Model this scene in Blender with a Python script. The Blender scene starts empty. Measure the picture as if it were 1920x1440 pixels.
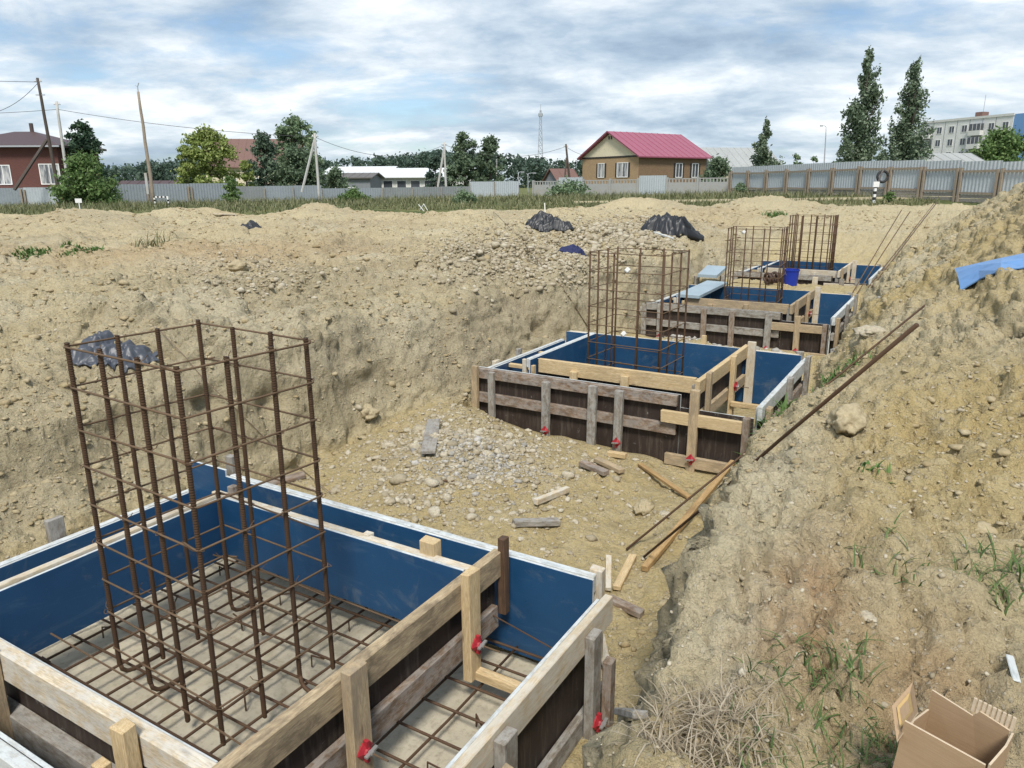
import bpy, math, random
import numpy as np
from mathutils import Vector, Matrix
from mathutils.bvhtree import BVHTree

random.seed(7); RNG = np.random.default_rng(7)
R = math.radians
scn = bpy.context.scene
col = scn.collection

# ------------------------------------------------------------------ camera
CAM_H = 1.5
F_PX, PITCH, ROLL = 1396.0, R(15.01), R(-0.31)
cd = bpy.data.cameras.new('camera'); cam = bpy.data.objects.new('camera', cd); col.objects.link(cam)
cd.sensor_width = 36; cd.lens = F_PX / 1920 * 36; cd.clip_start = .05; cd.clip_end = 6000
cam.matrix_world = Matrix.Translation((0, 0, CAM_H)) @ (Matrix.Rotation(R(90) - PITCH, 4, 'X') @ Matrix.Rotation(ROLL, 4, 'Z'))
scn.camera = cam

# ------------------------------------------------------------------ world, sun, exposure
SUN_AZ, SUN_EL = R(-178), R(54)          # azimuth from +Y towards +X
world = bpy.data.worlds.new('World'); scn.world = world; world.use_nodes = True
wn = world.node_tree; wn.nodes.clear()
def W_(t, **k):
    n = wn.nodes.new(t)
    for a, b in k.items(): setattr(n, a, b)
    return n
def wl(a, b): wn.links.new(a, b)
def wmath(op, a, b=None, c=None):
    n = W_('ShaderNodeMath', operation=op)
    for i, q in enumerate((a, b, c)):
        if q is None: continue
        if isinstance(q, (int, float)): n.inputs[i].default_value = q
        else: wl(q, n.inputs[i])
    return n.outputs[0]
sky = W_('ShaderNodeTexSky', sky_type='NISHITA', sun_disc=False, sun_elevation=SUN_EL, sun_rotation=SUN_AZ)
sky.air_density = 1.0; sky.dust_density = 1.0; sky.ozone_density = 3.0
tc = W_('ShaderNodeTexCoord')
sep = W_('ShaderNodeSeparateXYZ'); wl(tc.outputs['Generated'], sep.inputs[0])
zc = wmath('ADD', wmath('MAXIMUM', sep.outputs[2], 0.0), 0.22)
cmb = W_('ShaderNodeCombineXYZ')
wl(wmath('DIVIDE', sep.outputs[0], zc), cmb.inputs[0]); wl(wmath('DIVIDE', sep.outputs[1], zc), cmb.inputs[1])
def wnoise(scale, detail, rough, dist, off):
    mp = W_('ShaderNodeMapping'); wl(cmb.outputs[0], mp.inputs[0]); mp.inputs['Location'].default_value = off
    mp.inputs['Rotation'].default_value = (0, 0, R(18))
    mp.inputs['Scale'].default_value = (1.0, 1.25, 1.0)
    n = W_('ShaderNodeTexNoise'); wl(mp.outputs[0], n.inputs['Vector'])
    n.inputs['Scale'].default_value = scale; n.inputs['Detail'].default_value = detail
    n.inputs['Roughness'].default_value = rough; n.inputs['Distortion'].default_value = dist
    return n.outputs['Fac']
def wramp(fac, stops):
    r = W_('ShaderNodeValToRGB'); wl(fac, r.inputs[0])
    e = r.color_ramp.elements
    while len(e) < len(stops): e.new(.5)
    for el, (p, c) in zip(e, stops): el.position = p; el.color = (*c, 1) if len(c) == 3 else c
    return r.outputs[0]
big = wnoise(.55, 8, .52, .2, (3.1, 1.7, 0))
mid = wnoise(2.6, 9, .60, .2, (7.4, 2.2, 4))
cover = wramp(wmath('MULTIPLY_ADD', mid, .42, wmath('MULTIPLY', big, .72)), [(.41, (0, 0, 0)), (.56, (1, 1, 1))])
shade = wramp(wmath('MULTIPLY_ADD', wnoise(1.3, 9, .55, .25, (1.4, 9.2, 8)), .58, wmath('MULTIPLY', mid, .42)),
              [(.38, (2.15, 2.85, 3.7)), (.46, (3.3, 4.05, 4.85)), (.53, (4.85, 5.4, 5.9)), (.62, (7.3, 7.45, 7.5))])
mixc = W_('ShaderNodeMix', data_type='RGBA'); wl(wmath('MULTIPLY', cover, .92), mixc.inputs[0])
skym = W_('ShaderNodeMix', data_type='RGBA', blend_type='MULTIPLY'); skym.inputs[0].default_value = 1
wl(sky.outputs[0], skym.inputs[6]); skym.inputs[7].default_value = (.90, .96, 1.0, 1)
wl(skym.outputs[2], mixc.inputs[6]); wl(shade, mixc.inputs[7])
bg = W_('ShaderNodeBackground'); bg.inputs[1].default_value = .10; wl(mixc.outputs[2], bg.inputs[0])
wo = W_('ShaderNodeOutputWorld'); wl(bg.outputs[0], wo.inputs[0])

sl = bpy.data.lights.new('sun', 'SUN'); sl.energy = 2.6; sl.angle = R(13); sl.color = (1, .95, .87)
so = bpy.data.objects.new('sun', sl); col.objects.link(so)
sdir = Vector((math.sin(SUN_AZ) * math.cos(SUN_EL), math.cos(SUN_AZ) * math.cos(SUN_EL), math.sin(SUN_EL)))
so.rotation_euler = (-sdir).to_track_quat('-Z', 'Y').to_euler()
vs = scn.view_settings
vs.view_transform = 'Standard'; vs.look = 'None'; vs.gamma = 1; vs.use_curve_mapping = False; vs.exposure = 0.68
scn.render.engine = 'CYCLES'
scn.render.resolution_x, scn.render.resolution_y = 1024, 768

# ------------------------------------------------------------------ pixel -> ray helpers (a direction only; distance comes from what a thing touches)
CP, SP, CR, SR = math.cos(PITCH), math.sin(PITCH), math.cos(ROLL), math.sin(ROLL)
def ray(x, y):
    dx, dy = x - 960, y - 720
    X = CR * dx + SR * dy; Y = -SR * dx + CR * dy
    return Vector((X, F_PX * CP - Y * SP, -F_PX * SP - Y * CP))
def at_z(x, y, z):                       # on the level plane z (world)
    r = ray(x, y); return Vector((0, 0, CAM_H)) + r * ((z - CAM_H) / r.z)
def at_y(x, y, Y):                       # at ground distance Y
    r = ray(x, y); return Vector((0, 0, CAM_H)) + r * (Y / r.y)
TH = R(59.2)
UX, UY = math.cos(TH), math.sin(TH); VX, VY = math.sin(TH), -math.cos(TH)
def uv2w(u, v, z=0): return Vector((u * UX + v * VX, u * UY + v * VY, z))
def w2uv(x, y): return x * UX + y * UY, x * VX + y * VY

# ------------------------------------------------------------------ materials
MATS = {}
class NT:
    def __init__(s, name):
        s.m = bpy.data.materials.new(name); s.m.use_nodes = True; s.t = s.m.node_tree; s.t.nodes.clear()
        s.out = s.t.nodes.new('ShaderNodeOutputMaterial'); s.b = s.t.nodes.new('ShaderNodeBsdfPrincipled')
        s.t.links.new(s.b.outputs[0], s.out.inputs[0]); s.tc = s.t.nodes.new('ShaderNodeTexCoord')
        s.oi = None; MATS[name] = s.m
    def n(s, t, **k):
        q = s.t.nodes.new(t)
        for a, b in k.items(): setattr(q, a, b)
        return q
    def l(s, a, b): s.t.links.new(a, b)
    def put(s, inp, v):
        if isinstance(v, (int, float)): inp.default_value = v
        elif isinstance(v, (tuple, list)): inp.default_value = (*v, 1) if len(v) == 3 and len(inp.default_value) == 4 else v
        else: s.l(v, inp)
    def coord(s, kind='Object', scale=(1, 1, 1), rnd=True):
        mp = s.n('ShaderNodeMapping'); s.l(s.tc.outputs[kind], mp.inputs[0]); mp.inputs['Scale'].default_value = scale
        if rnd:
            if s.oi is None: s.oi = s.n('ShaderNodeObjectInfo')
            v = s.n('ShaderNodeVectorMath', operation='MULTIPLY'); s.l(s.oi.outputs['Random'], v.inputs[0]); v.inputs[1].default_value = (37, 53, 71)
            s.l(v.outputs[0], mp.inputs['Location'])
        return mp.outputs[0]
    def noise(s, vec, scale, detail=5, rough=.55, dist=0):
        q = s.n('ShaderNodeTexNoise'); s.l(vec, q.inputs['Vector'])
        for k, v in (('Scale', scale), ('Detail', detail), ('Roughness', rough), ('Distortion', dist)): q.inputs[k].default_value = v
        return q.outputs['Fac']
    def voro(s, vec, scale, feature='F1', out='Distance'):
        q = s.n('ShaderNodeTexVoronoi', feature=feature); s.l(vec, q.inputs['Vector']); q.inputs['Scale'].default_value = scale
        return q.outputs[out]
    def ramp(s, fac, stops):
        r = s.n('ShaderNodeValToRGB'); s.l(fac, r.inputs[0]); e = r.color_ramp.elements
        while len(e) < len(stops): e.new(.5)
        for el, (p, c) in zip(e, stops):
            el.position = p; el.color = (c, c, c, 1) if isinstance(c, (int, float)) else (*c, 1)
        return r.outputs[0]
    def mix(s, f, a, b, blend='MIX'):
        q = s.n('ShaderNodeMix', data_type='RGBA', blend_type=blend)
        s.put(q.inputs[0], f); s.put(q.inputs[6], a); s.put(q.inputs[7], b); return q.outputs[2]
    def math(s, op, a, b=None):
        q = s.n('ShaderNodeMath', operation=op); s.put(q.inputs[0], a)
        if b is not None: s.put(q.inputs[1], b)
        return q.outputs[0]
    def bump(s, h, strength=.5, dist=.01, prev=None):
        q = s.n('ShaderNodeBump'); s.put(q.inputs['Height'], h); q.inputs['Strength'].default_value = strength; q.inputs['Distance'].default_value = dist
        if prev is not None: s.l(prev, q.inputs['Normal'])
        return q.outputs[0]
    def done(s, color, rough=.8, normal=None, metal=0, spec=None):
        s.put(s.b.inputs['Base Color'], color); s.put(s.b.inputs['Roughness'], rough); s.b.inputs['Metallic'].default_value = metal
        if normal is not None: s.l(normal, s.b.inputs['Normal'])
        if spec is not None: s.b.inputs['Specular IOR Level'].default_value = spec
        return s.m
M = MATS

def soil_material():
    s = NT('soil'); v = s.coord('Object', rnd=False)
    at = s.n('ShaderNodeAttribute', attribute_name='tint'); sp = s.n('ShaderNodeSeparateColor'); s.l(at.outputs['Color'], sp.inputs[0])
    n1 = s.noise(v, .9, 6, .6); n2 = s.noise(v, 5, 7, .65); n3 = s.noise(v, 34, 8, .7); n4 = s.noise(v, 160, 4, .6)
    def jit(fac, k): return s.math('MULTIPLY', fac, s.math('ADD', s.math('MULTIPLY', n2, k), 1 - k * .5))
    pale = s.mix(n1, (.415, .347, .202), (.530, .462, .300))
    c = s.mix(s.math('MINIMUM', jit(sp.outputs[0], 1.6), 1.0), pale, (.455, .345, .145))          # yellow clay
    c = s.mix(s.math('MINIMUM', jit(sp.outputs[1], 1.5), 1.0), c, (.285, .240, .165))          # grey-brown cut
    c = s.mix(s.math('MINIMUM', jit(sp.outputs[2], 2.0), 1.0), c, (.350, .200, .095))          # orange clay
    c = s.mix(s.math('MINIMUM', jit(at.outputs['Alpha'], 1.8), 1.0), c, (.535, .480, .345))      # pale dry crust
    c = s.mix(s.ramp(n2, [(.38, .0), (.62, .6)]), c, (.51, .44, .285))
    c = s.mix(s.ramp(n2, [(.28, .28), (.44, 0)]), c, (.24, .185, .105))
    c = s.mix(s.ramp(n3, [(.30, .42), (.46, 0)]), c, (.19, .145, .085))
    peb = s.voro(v, 48, out='Color'); pd = s.voro(v, 48)
    pm = s.math('MULTIPLY', s.ramp(peb, [(.62, 0), (.70, 1)]), s.ramp(pd, [(.30, 1), (.42, 0)]))
    c = s.mix(s.math('MULTIPLY', pm, .5), c, s.mix(n4, (.44, .39, .29), (.56, .51, .42)))
    ga = s.n('ShaderNodeAttribute', attribute_name='grass')
    gm = s.ramp(s.math('ADD', ga.outputs['Fac'], s.math('MULTIPLY', s.math('SUBTRACT', n1, .5), .9)), [(.35, 0), (.62, 1)])
    gc = s.mix(s.ramp(s.noise(v, .35, 5, .6), [(.35, 0), (.65, 1)]), (.075, .10, .035), (.20, .20, .085))
    c = s.mix(gm, c, gc)
    ck = s.voro(v, 9); ck2 = s.voro(v, 24); b0 = s.bump(ck, .55, .05); b0 = s.bump(ck2, .5, .022, b0)
    ter = s.ramp(s.noise(v, 14, 7, .62, .3), [(.36, 0), (.40, .35), (.50, .42), (.53, .75), (.62, .8), (.65, 1)]); b0 = s.bump(ter, .55, .035, b0)
    b1 = s.bump(n2, .7, .11, b0); b2 = s.bump(n3, .8, .028, b1); b3 = s.bump(s.math('MULTIPLY', pm, s.math('SUBTRACT', 1.0, pd)), .6, .012, b2)
    b4 = s.bump(n4, .5, .005, b3)
    return s.done(c, .95, b4, spec=.15)
soil_material()

def stone_material(name, ca, cb, cc):
    s = NT(name); g = s.n('ShaderNodeNewGeometry'); v = s.coord('Object', rnd=False)
    c = s.ramp(g.outputs['Random Per Island'], [(0, ca), (.5, cb), (1, cc)])
    n = s.noise(v, 60, 5); c = s.mix(s.ramp(n, [(.3, .5), (.6, 0)]), c, tuple(.55 * q for q in ca))
    return s.done(c, .92, s.bump(n, .5, .006), spec=.2)
stone_material('clod', (.315, .25, .14), (.375, .31, .19), (.43, .37, .25))
stone_material('pebble', (.28, .24, .165), (.385, .335, .24), (.50, .455, .36))
stone_material('grey_gravel', (.25, .24, .22), (.36, .34, .30), (.48, .46, .42))

def wood_material(name, light, dark, stain=None, stain_amt=.0, white=0.):
    s = NT(name); v = s.coord('Object', (1.2, 14, 14)); v2 = s.coord('Object', (3, 7, 7))
    g = s.noise(v, 6, 8, .6, .6); g2 = s.noise(v, 22, 5, .6); b = s.noise(v2, 1.4, 5, .6)
    c = s.mix(s.ramp(g, [(.32, 0), (.66, 1)]), dark, light)
    c = s.mix(s.ramp(g2, [(.38, .55), (.55, 0)]), c, tuple(.5 * q for q in dark))
    c = s.mix(s.ramp(b, [(.46, 0), (.72, .55)]), c, tuple(.62 * q + .02 for q in dark))
    kn = s.voro(s.coord('Object', (2.2, 9, 9)), 1.3); c = s.mix(s.ramp(kn, [(.05, .75), (.11, 0)]), c, (.12, .065, .03))
    if stain: c = s.mix(s.math('MULTIPLY', s.ramp(s.noise(v2, 2.1, 6, .7, .4), [(.45, 0), (.62, 1)]), stain_amt), c, stain)
    if white: c = s.mix(s.math('MULTIPLY', s.ramp(s.noise(s.coord('Object', (5, 9, 9)), 2.4, 7, .7), [(.42, 0), (.56, 1)]), white), c, (.62, .66, .67))
    c = s.mix(s.ramp(s.oi.outputs['Random'], [(0, .0), (1, .35)]), c, tuple(.7 * q for q in light))
    return s.done(c, .82, s.bump(s.math('ADD', g, g2), .35, .004), spec=.25)
wood_material('pine', (.68, .54, .33), (.50, .355, .18))
wood_material('orange_pine', (.50, .345, .165), (.33, .20, .085))
wood_material('pine_dirty', (.54, .43, .28), (.36, .26, .15), (.20, .17, .13), .6)
wood_material('pine_pale', (.69, .59, .43), (.52, .415, .27), (.36, .31, .235), .4, .4)
wood_material('weathered', (.34, .305, .255), (.20, .17, .135), (.10, .085, .07), .6, .25)
wood_material('weathered_brown', (.32, .235, .165), (.165, .11, .072), (.08, .06, .045), .6, .2)
wood_material('dark_wood', (.16, .095, .055), (.075, .045, .028), (.05, .035, .03), .6)
wood_material('bark_board', (.58, .47, .30), (.34, .24, .14), (.11, .08, .055), .95)
wood_material('painted_edge', (.60, .62, .60), (.46, .44, .38), (.30, .38, .44), .5, .75)
wood_material('pole_wood', (.135, .11, .095), (.07, .055, .045), (.05, .04, .035), .5)
wood_material('fence_wood', (.42, .35, .27), (.27, .215, .16), (.19, .17, .145), .5)

def panel_blue():
    s = NT('panel_blue'); v = s.coord('Object'); n = s.noise(v, 2.3, 6, .65, .5); st = s.noise(s.coord('Object', (1, 3, 5)), 1.6, 7, .65, 1.2)
    sm = s.noise(s.coord('Object', (1.6, 3, 2.2)), 1.7, 8, .72, .9)
    c = s.mix(n, (.008, .042, .112), (.018, .082, .185))
    c = s.mix(s.ramp(st, [(.56, 0), (.80, .30)]), c, (.13, .21, .29))
    c = s.mix(s.ramp(sm, [(.56, 0), (.72, .33)]), c, (.22, .24, .22))
    c = s.mix(s.ramp(s.noise(v, 13, 5, .7), [(.27, 1), (.31, 0)]), c, (.008, .01, .016))
    return s.done(c, s.ramp(n, [(.3, .33), (.7, .55)]), s.bump(st, .12, .004), spec=.4)
panel_blue()
def panel_dark():
    s = NT('panel_dark'); v = s.coord('Object'); n = s.noise(v, 3, 6, .65); st = s.noise(s.coord('Object', (8, 8, .8)), 3, 6, .7)
    c = s.mix(n, (.022, .015, .013), (.048, .034, .028))
    c = s.mix(s.ramp(st, [(.50, 0), (.75, .55)]), c, (.17, .145, .115))
    c = s.mix(s.ramp(s.noise(v, 7, 7, .75, 1), [(.62, 0), (.70, .6)]), c, (.32, .31, .29))
    return s.done(c, .6, s.bump(n, .2, .005), spec=.3)
panel_dark()
def rust():
    for nm, a, b, cc in (('rebar', (.052, .034, .024), (.105, .062, .036), (.16, .085, .04)), ('rebar_light', (.085, .060, .040), (.16, .105, .062), (.22, .13, .065))):
        s = NT(nm); n = s.noise(s.coord('Object', (1, 1, .6)), 9, 6, .7); n2 = s.noise(s.coord('Object'), 60, 4, .7)
        c = s.mix(n2, s.mix(s.ramp(n, [(.35, 0), (.68, 1)]), a, b), cc, 'MIX')
        s.done(s.mix(.65, c, s.mix(n, a, b)), .75, s.bump(n2, .4, .002), metal=.25, spec=.35)
rust()
def concrete(name, a, b, d, sc=1.):
    s = NT(name); v = s.coord('Object'); n = s.noise(v, 2.2 * sc, 7, .65); n2 = s.noise(v, 28 * sc, 7, .7); n3 = s.noise(v, 140 * sc, 4)
    c = s.mix(n, a, b); c = s.mix(s.ramp(n2, [(.3, .6), (.5, 0)]), c, d)
    c = s.mix(s.ramp(s.noise(v, 6 * sc, 6, .7, .6), [(.48, 0), (.7, .5)]), c, (.33, .28, .18))
    return s.done(c, .9, s.bump(n3, .3, .003, s.bump(n2, .5, .012)), spec=.2)
concrete('blinding', (.385, .345, .255), (.475, .43, .335), (.21, .185, .135))
concrete('concrete_pole', (.42, .42, .41), (.52, .52, .50), (.33, .33, .32), .5)
concrete('concrete_fence', (.30, .31, .31), (.38, .38, .37), (.22, .22, .21), .4)

def flat(name, c, rough=.6, var=.25, metal=0, sc=3., bump=.15, spec=.4):
    s = NT(name); v = s.coord('Object'); n = s.noise(v, sc, 6, .65); n2 = s.noise(v, sc * 9, 4, .6)
    q = s.mix(n, tuple(k * (1 - var) for k in c), tuple(min(1, k * (1 + var)) for k in c))
    q = s.mix(s.ramp(n2, [(.33, .35), (.5, 0)]), q, tuple(k * .6 for k in c))
    return s.done(q, rough, s.bump(n2, bump, .004), metal=metal, spec=spec)
flat('tarp_black', (.020, .022, .026), .46, .3, sc=1.5, bump=.02, spec=.5)
flat('tarp_grey', (.060, .068, .085), .44, .3, sc=2, bump=.02, spec=.5)
flat('cloth_navy', (.02, .026, .085), .8, .4)
flat('bucket_blue', (.012, .035, .32), .35, .2)
flat('sheet_blue', (.13, .27, .52), .4, .15, sc=1.2)
flat('sheet_greyblue', (.30, .38, .43), .45, .2)
flat('red_plastic', (.34, .022, .032), .55, .4, sc=14)
flat('zinc', (.42, .42, .41), .4, .2, .6)
flat('cable', (.055, .055, .06), .6)
flat('rope', (.20, .15, .10), .9)
flat('white_block', (.62, .62, .60), .7, .1)
flat('steel_reel', (.075, .045, .035), .6, .4)
flat('fence_sheet', (.40, .44, .465), .45, .10, sc=.8)
flat('fence_sheet_b', (0.238, 0.27, 0.295), .5, .14, sc=.8)
flat('fence_sheet_dark', (.20, .22, .225), .6, .2, sc=.8)
flat('roof_brown', (.085, .055, .052), .5, .15)
flat('roof_pink', (.30, .085, .13), .45, .08, sc=.4)
flat('roof_slate', (.33, .345, .335), .7, .15, sc=.5)
flat('roof_dark', (.13, .12, .115), .7, .25, sc=.5)
flat('roof_white', (.66, .68, .68), .5, .06)
flat('roof_rust', (.17, .098, .08), .6, .15)
flat('wall_white', (.62, .62, .59), .8, .06, sc=.6)
flat('wall_beige', (.66, .59, .43), .8, .06, sc=.6)
flat('wall_yellow', (.56, .40, .17), .8, .08)
flat('wall_grey', (.20, .215, .235), .8, .15)
flat('wall_panel', (.68, .68, .66), .85, .08, sc=.3)
flat('wall_blue', (.16, .30, .55), .8, .06)
flat('orange_red', (.60, .09, .04), .6, .1)
flat('frame_white', (.75, .75, .74), .5, .04)
flat('frame_dark', (.03, .026, .024), .5, .2)
flat('paint_black', (.02, .02, .02), .5, .1)
flat('paint_white', (.75, .75, .73), .5, .06)
flat('lamp_grey', (.36, .38, .40), .5, .1)
flat('tyre', (.03, .03, .032), .75, .3)
def brick(name, a, b, mortar, sx):
    s = NT(name); v = s.coord('Object', rnd=False)
    q = s.n('ShaderNodeTexBrick'); sepn = s.n('ShaderNodeSeparateXYZ'); s.l(v, sepn.inputs[0]); cb = s.n('ShaderNodeCombineXYZ')
    s.l(s.math('ADD', sepn.outputs[0], sepn.outputs[1]), cb.inputs[0]); s.l(sepn.outputs[2], cb.inputs[1]); s.l(cb.outputs[0], q.inputs['Vector'])
    q.inputs['Color1'].default_value = (*a, 1); q.inputs['Color2'].default_value = (*b, 1); q.inputs['Mortar'].default_value = (*mortar, 1); q.inputs['Scale'].default_value = sx
    q.inputs['Mortar Size'].default_value = .012
    return s.done(q.outputs['Color'], .85, s.bump(q.outputs['Fac'], -.3, .01))
brick('brick_red', (.105, .036, .028), (.08, .028, .023), (.16, .09, .075), 3)
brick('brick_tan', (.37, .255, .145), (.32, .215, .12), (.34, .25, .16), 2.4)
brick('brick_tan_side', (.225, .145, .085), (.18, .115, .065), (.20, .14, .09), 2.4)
def glass():
    s = NT('window_glass'); n = s.noise(s.coord('Object'), 1.5, 3)
    return s.done(s.mix(n, (.03, .036, .045), (.09, .10, .115)), .12, spec=.7)
glass()
def curtain():
    s = NT('curtain'); n = s.noise(s.coord('Object', (3, 3, .5)), 1.2, 3)
    return s.done(s.mix(s.ramp(n, [(.42, 0), (.58, 1)]), (.10, .11, .125), (.42, .42, .42)), .25)
curtain()
def cardboard():
    s = NT('cardboard'); v = s.coord('Object'); n = s.noise(v, 12, 6, .65); st = s.noise(s.coord('Object', (1, 1, 60)), 6, 4)
    c = s.mix(n, (.36, .245, .145), (.45, .32, .20)); c = s.mix(s.ramp(st, [(.4, .2), (.6, 0)]), c, (.27, .18, .10))
    return s.done(c, .85, s.bump(n, .25, .004, s.bump(st, .15, .002)), spec=.2)
cardboard()
flat('cardboard_edge', (.52, .42, .30), .9, .3, sc=90)
flat('tape', (.50, .34, .14), .35, .15, sc=40)
def leaf(name, a, b, c, rough=.6):
    s = NT(name); g = s.n('ShaderNodeNewGeometry'); v = s.coord('Object')
    n = s.noise(v, .45, 4, .6)
    q = s.ramp(g.outputs['Random Per Island'], [(0, a), (.55, b), (1, c)])
    q = s.mix(s.ramp(n, [(.35, 0), (.65, .45)]), q, a)
    s.done(q, rough, spec=.25)
    s.b.inputs['Subsurface Weight'].default_value = 0
    tr = s.n('ShaderNodeBsdfTranslucent'); s.l(q, tr.inputs[0]); mx = s.n('ShaderNodeMixShader'); mx.inputs[0].default_value = .28
    s.l(s.b.outputs[0], mx.inputs[1]); s.l(tr.outputs[0], mx.inputs[2]); s.l(mx.outputs[0], s.out.inputs[0])
leaf('leaf_poplar', (.101, .151, .097), (.173, .234, .142), (.284, .333, .234))
leaf('leaf_pine', (.032, .066, .039), (.059, .107, .063), (.101, .155, .090))
leaf('leaf_spruce', (.070, .112, .079), (.112, .161, .107), (.173, .235, .148))
leaf('leaf_maple', (.173, .234, .061), (.274, .333, .097), (.425, .466, .173))
leaf('leaf_bush', (.077, .142, .045), (.142, .223, .073), (.234, .324, .121))
leaf('leaf_birch', (.112, .173, .099), (.184, .260, .137), (.296, .371, .211))
leaf('leaf_dark', (.084, .128, .079), (.137, .193, .112), (.211, .272, .161))
leaf('leaf_forest', (.060, .096, .076), (.087, .133, .096), (.127, .178, .128))
leaf('grass_strip', (.105, .125, .055), (.19, .195, .095), (.35, .32, .19))
leaf('grass_green', (.061, .110, .033), (.110, .171, .055), (.187, .242, .094))
leaf('grass_dry', (.276, .224, .149), (.414, .351, .253), (.575, .506, .391))
leaf('weed_green', (.060, .125, .030), (.100, .180, .045), (.150, .240, .070))

# ------------------------------------------------------------------ mesh helpers
def link(o, parent=None):
    col.objects.link(o)
    if parent is not None: o.parent = parent
    return o
def tag(o, label=None, cat=None, group=None, kind=None):
    if label: o['label'] = label
    if cat: o['category'] = cat
    if group: o['group'] = group
    if kind: o['kind'] = kind
    return o
def empty(name, loc=(0, 0, 0), rz=0, parent=None):
    o = bpy.data.objects.new(name, None); o.location = loc; o.rotation_euler = (0, 0, rz); o.empty_display_size = .2
    return link(o, parent)
def fast_mesh(name, V, F, mats, smooth=False, midx=None):
    """V (n,3), F (m,k) arrays"""
    V = np.asarray(V, np.float32); F = np.asarray(F, np.int32); me = bpy.data.meshes.new(name)
    m, k = F.shape
    me.vertices.add(len(V)); me.vertices.foreach_set('co', V.ravel())
    me.loops.add(m * k); me.loops.foreach_set('vertex_index', F.ravel())
    me.polygons.add(m); me.polygons.foreach_set('loop_start', np.arange(0, m * k, k, dtype=np.int32)); me.polygons.foreach_set('loop_total', np.full(m, k, np.int32))
    for q in (mats if isinstance(mats, (list, tuple)) else [mats]): me.materials.append(M[q])
    if midx is not None: me.polygons.foreach_set('material_index', np.asarray(midx, np.int32))
    me.update(calc_edges=True); me.validate()
    if smooth: me.polygons.foreach_set('use_smooth', np.ones(m, bool))
    return me
def pymesh(name, V, F, mats, midx=None, smooth=False):
    me = bpy.data.meshes.new(name); me.from_pydata([tuple(v) for v in V], [], F)
    for q in (mats if isinstance(mats, (list, tuple)) else [mats]): me.materials.append(M[q])
    if midx is not None:
        for p, i in zip(me.polygons, midx): p.material_index = i
    if smooth:
        for p in me.polygons: p.use_smooth = True
    me.update(); return me
def obj(name, me, parent=None, loc=(0, 0, 0), rot=None, mat=None):
    o = bpy.data.objects.new(name, me); o.location = loc
    if rot is not None: o.rotation_euler = rot
    if mat is not None: o.matrix_local = mat
    return link(o, parent)
class MB:
    def __init__(s): s.v = []; s.f = []; s.m = []
    def add(s, V, F, mi=0):
        b = len(s.v); s.v += [tuple(q) for q in V]; s.f += [[i + b for i in f] for f in F]; s.m += [mi] * len(F); return s
    def box(s, x0, x1, y0, y1, z0, z1, mi=0):
        return s.add([(x0, y0, z0), (x1, y0, z0), (x1, y1, z0), (x0, y1, z0), (x0, y0, z1), (x1, y0, z1), (x1, y1, z1), (x0, y1, z1)],
                     [[0, 3, 2, 1], [4, 5, 6, 7], [0, 1, 5, 4], [1, 2, 6, 5], [2, 3, 7, 6], [3, 0, 4, 7]], mi)
    def bar(s, p0, p1, w, h, mi=0, up=(0, 0, 1)):
        p0, p1 = Vector(p0), Vector(p1); d = (p1 - p0).normalized(); a = d.cross(Vector(up))
        if a.length < 1e-4: a = d.cross(Vector((1, 0, 0)))
        a.normalize(); b = a.cross(d); V = []
        for p in (p0, p1):
            for q, r in ((-1, -1), (1, -1), (1, 1), (-1, 1)): V.append(p + a * (q * w / 2) + b * (r * h / 2))
        return s.add(V, [[0, 1, 2, 3], [7, 6, 5, 4], [0, 4, 5, 1], [1, 5, 6, 2], [2, 6, 7, 3], [3, 7, 4, 0]], mi)
    def tube(s, pts, r, n=6, mi=0, cap=True):
        pts = [Vector(p) for p in pts]; rs = r if isinstance(r, (list, tuple)) else [r] * len(pts); V = []; F = []; ref = None
        for i, p in enumerate(pts):
            d = (pts[min(i + 1, len(pts) - 1)] - pts[max(i - 1, 0)]).normalized()
            if ref is None: ref = Vector((0, 0, 1)) if abs(d.z) < .9 else Vector((1, 0, 0))
            a = d.cross(ref).normalized(); b = a.cross(d); ref = -(d.cross(a)) if False else b
            for k in range(n): t = 2 * math.pi * k / n; V.append(p + (a * math.cos(t) + b * math.sin(t)) * rs[i])
        for i in range(len(pts) - 1):
            for k in range(n): F.append([i * n + k, i * n + (k + 1) % n, (i + 1) * n + (k + 1) % n, (i + 1) * n + k])
        if cap: F.append(list(range(n))[::-1]); F.append([(len(pts) - 1) * n + k for k in range(n)])
        return s.add(V, F, mi)
    def lathe(s, prof, n=16, mi=0, c=(0, 0, 0)):
        V = [(c[0] + r * math.cos(2 * math.pi * k / n), c[1] + r * math.sin(2 * math.pi * k / n), c[2] + z) for r, z in prof for k in range(n)]
        F = [[i * n + k, i * n + (k + 1) % n, (i + 1) * n + (k + 1) % n, (i + 1) * n + k] for i in range(len(prof) - 1) for k in range(n)]
        return s.add(V, F, mi)
    def build(s, name, mats, parent=None, loc=(0, 0, 0), rot=None, smooth=False, mat=None):
        return obj(name, pymesh(name, s.v, s.f, mats, s.m, smooth), parent, loc, rot, mat)

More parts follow.
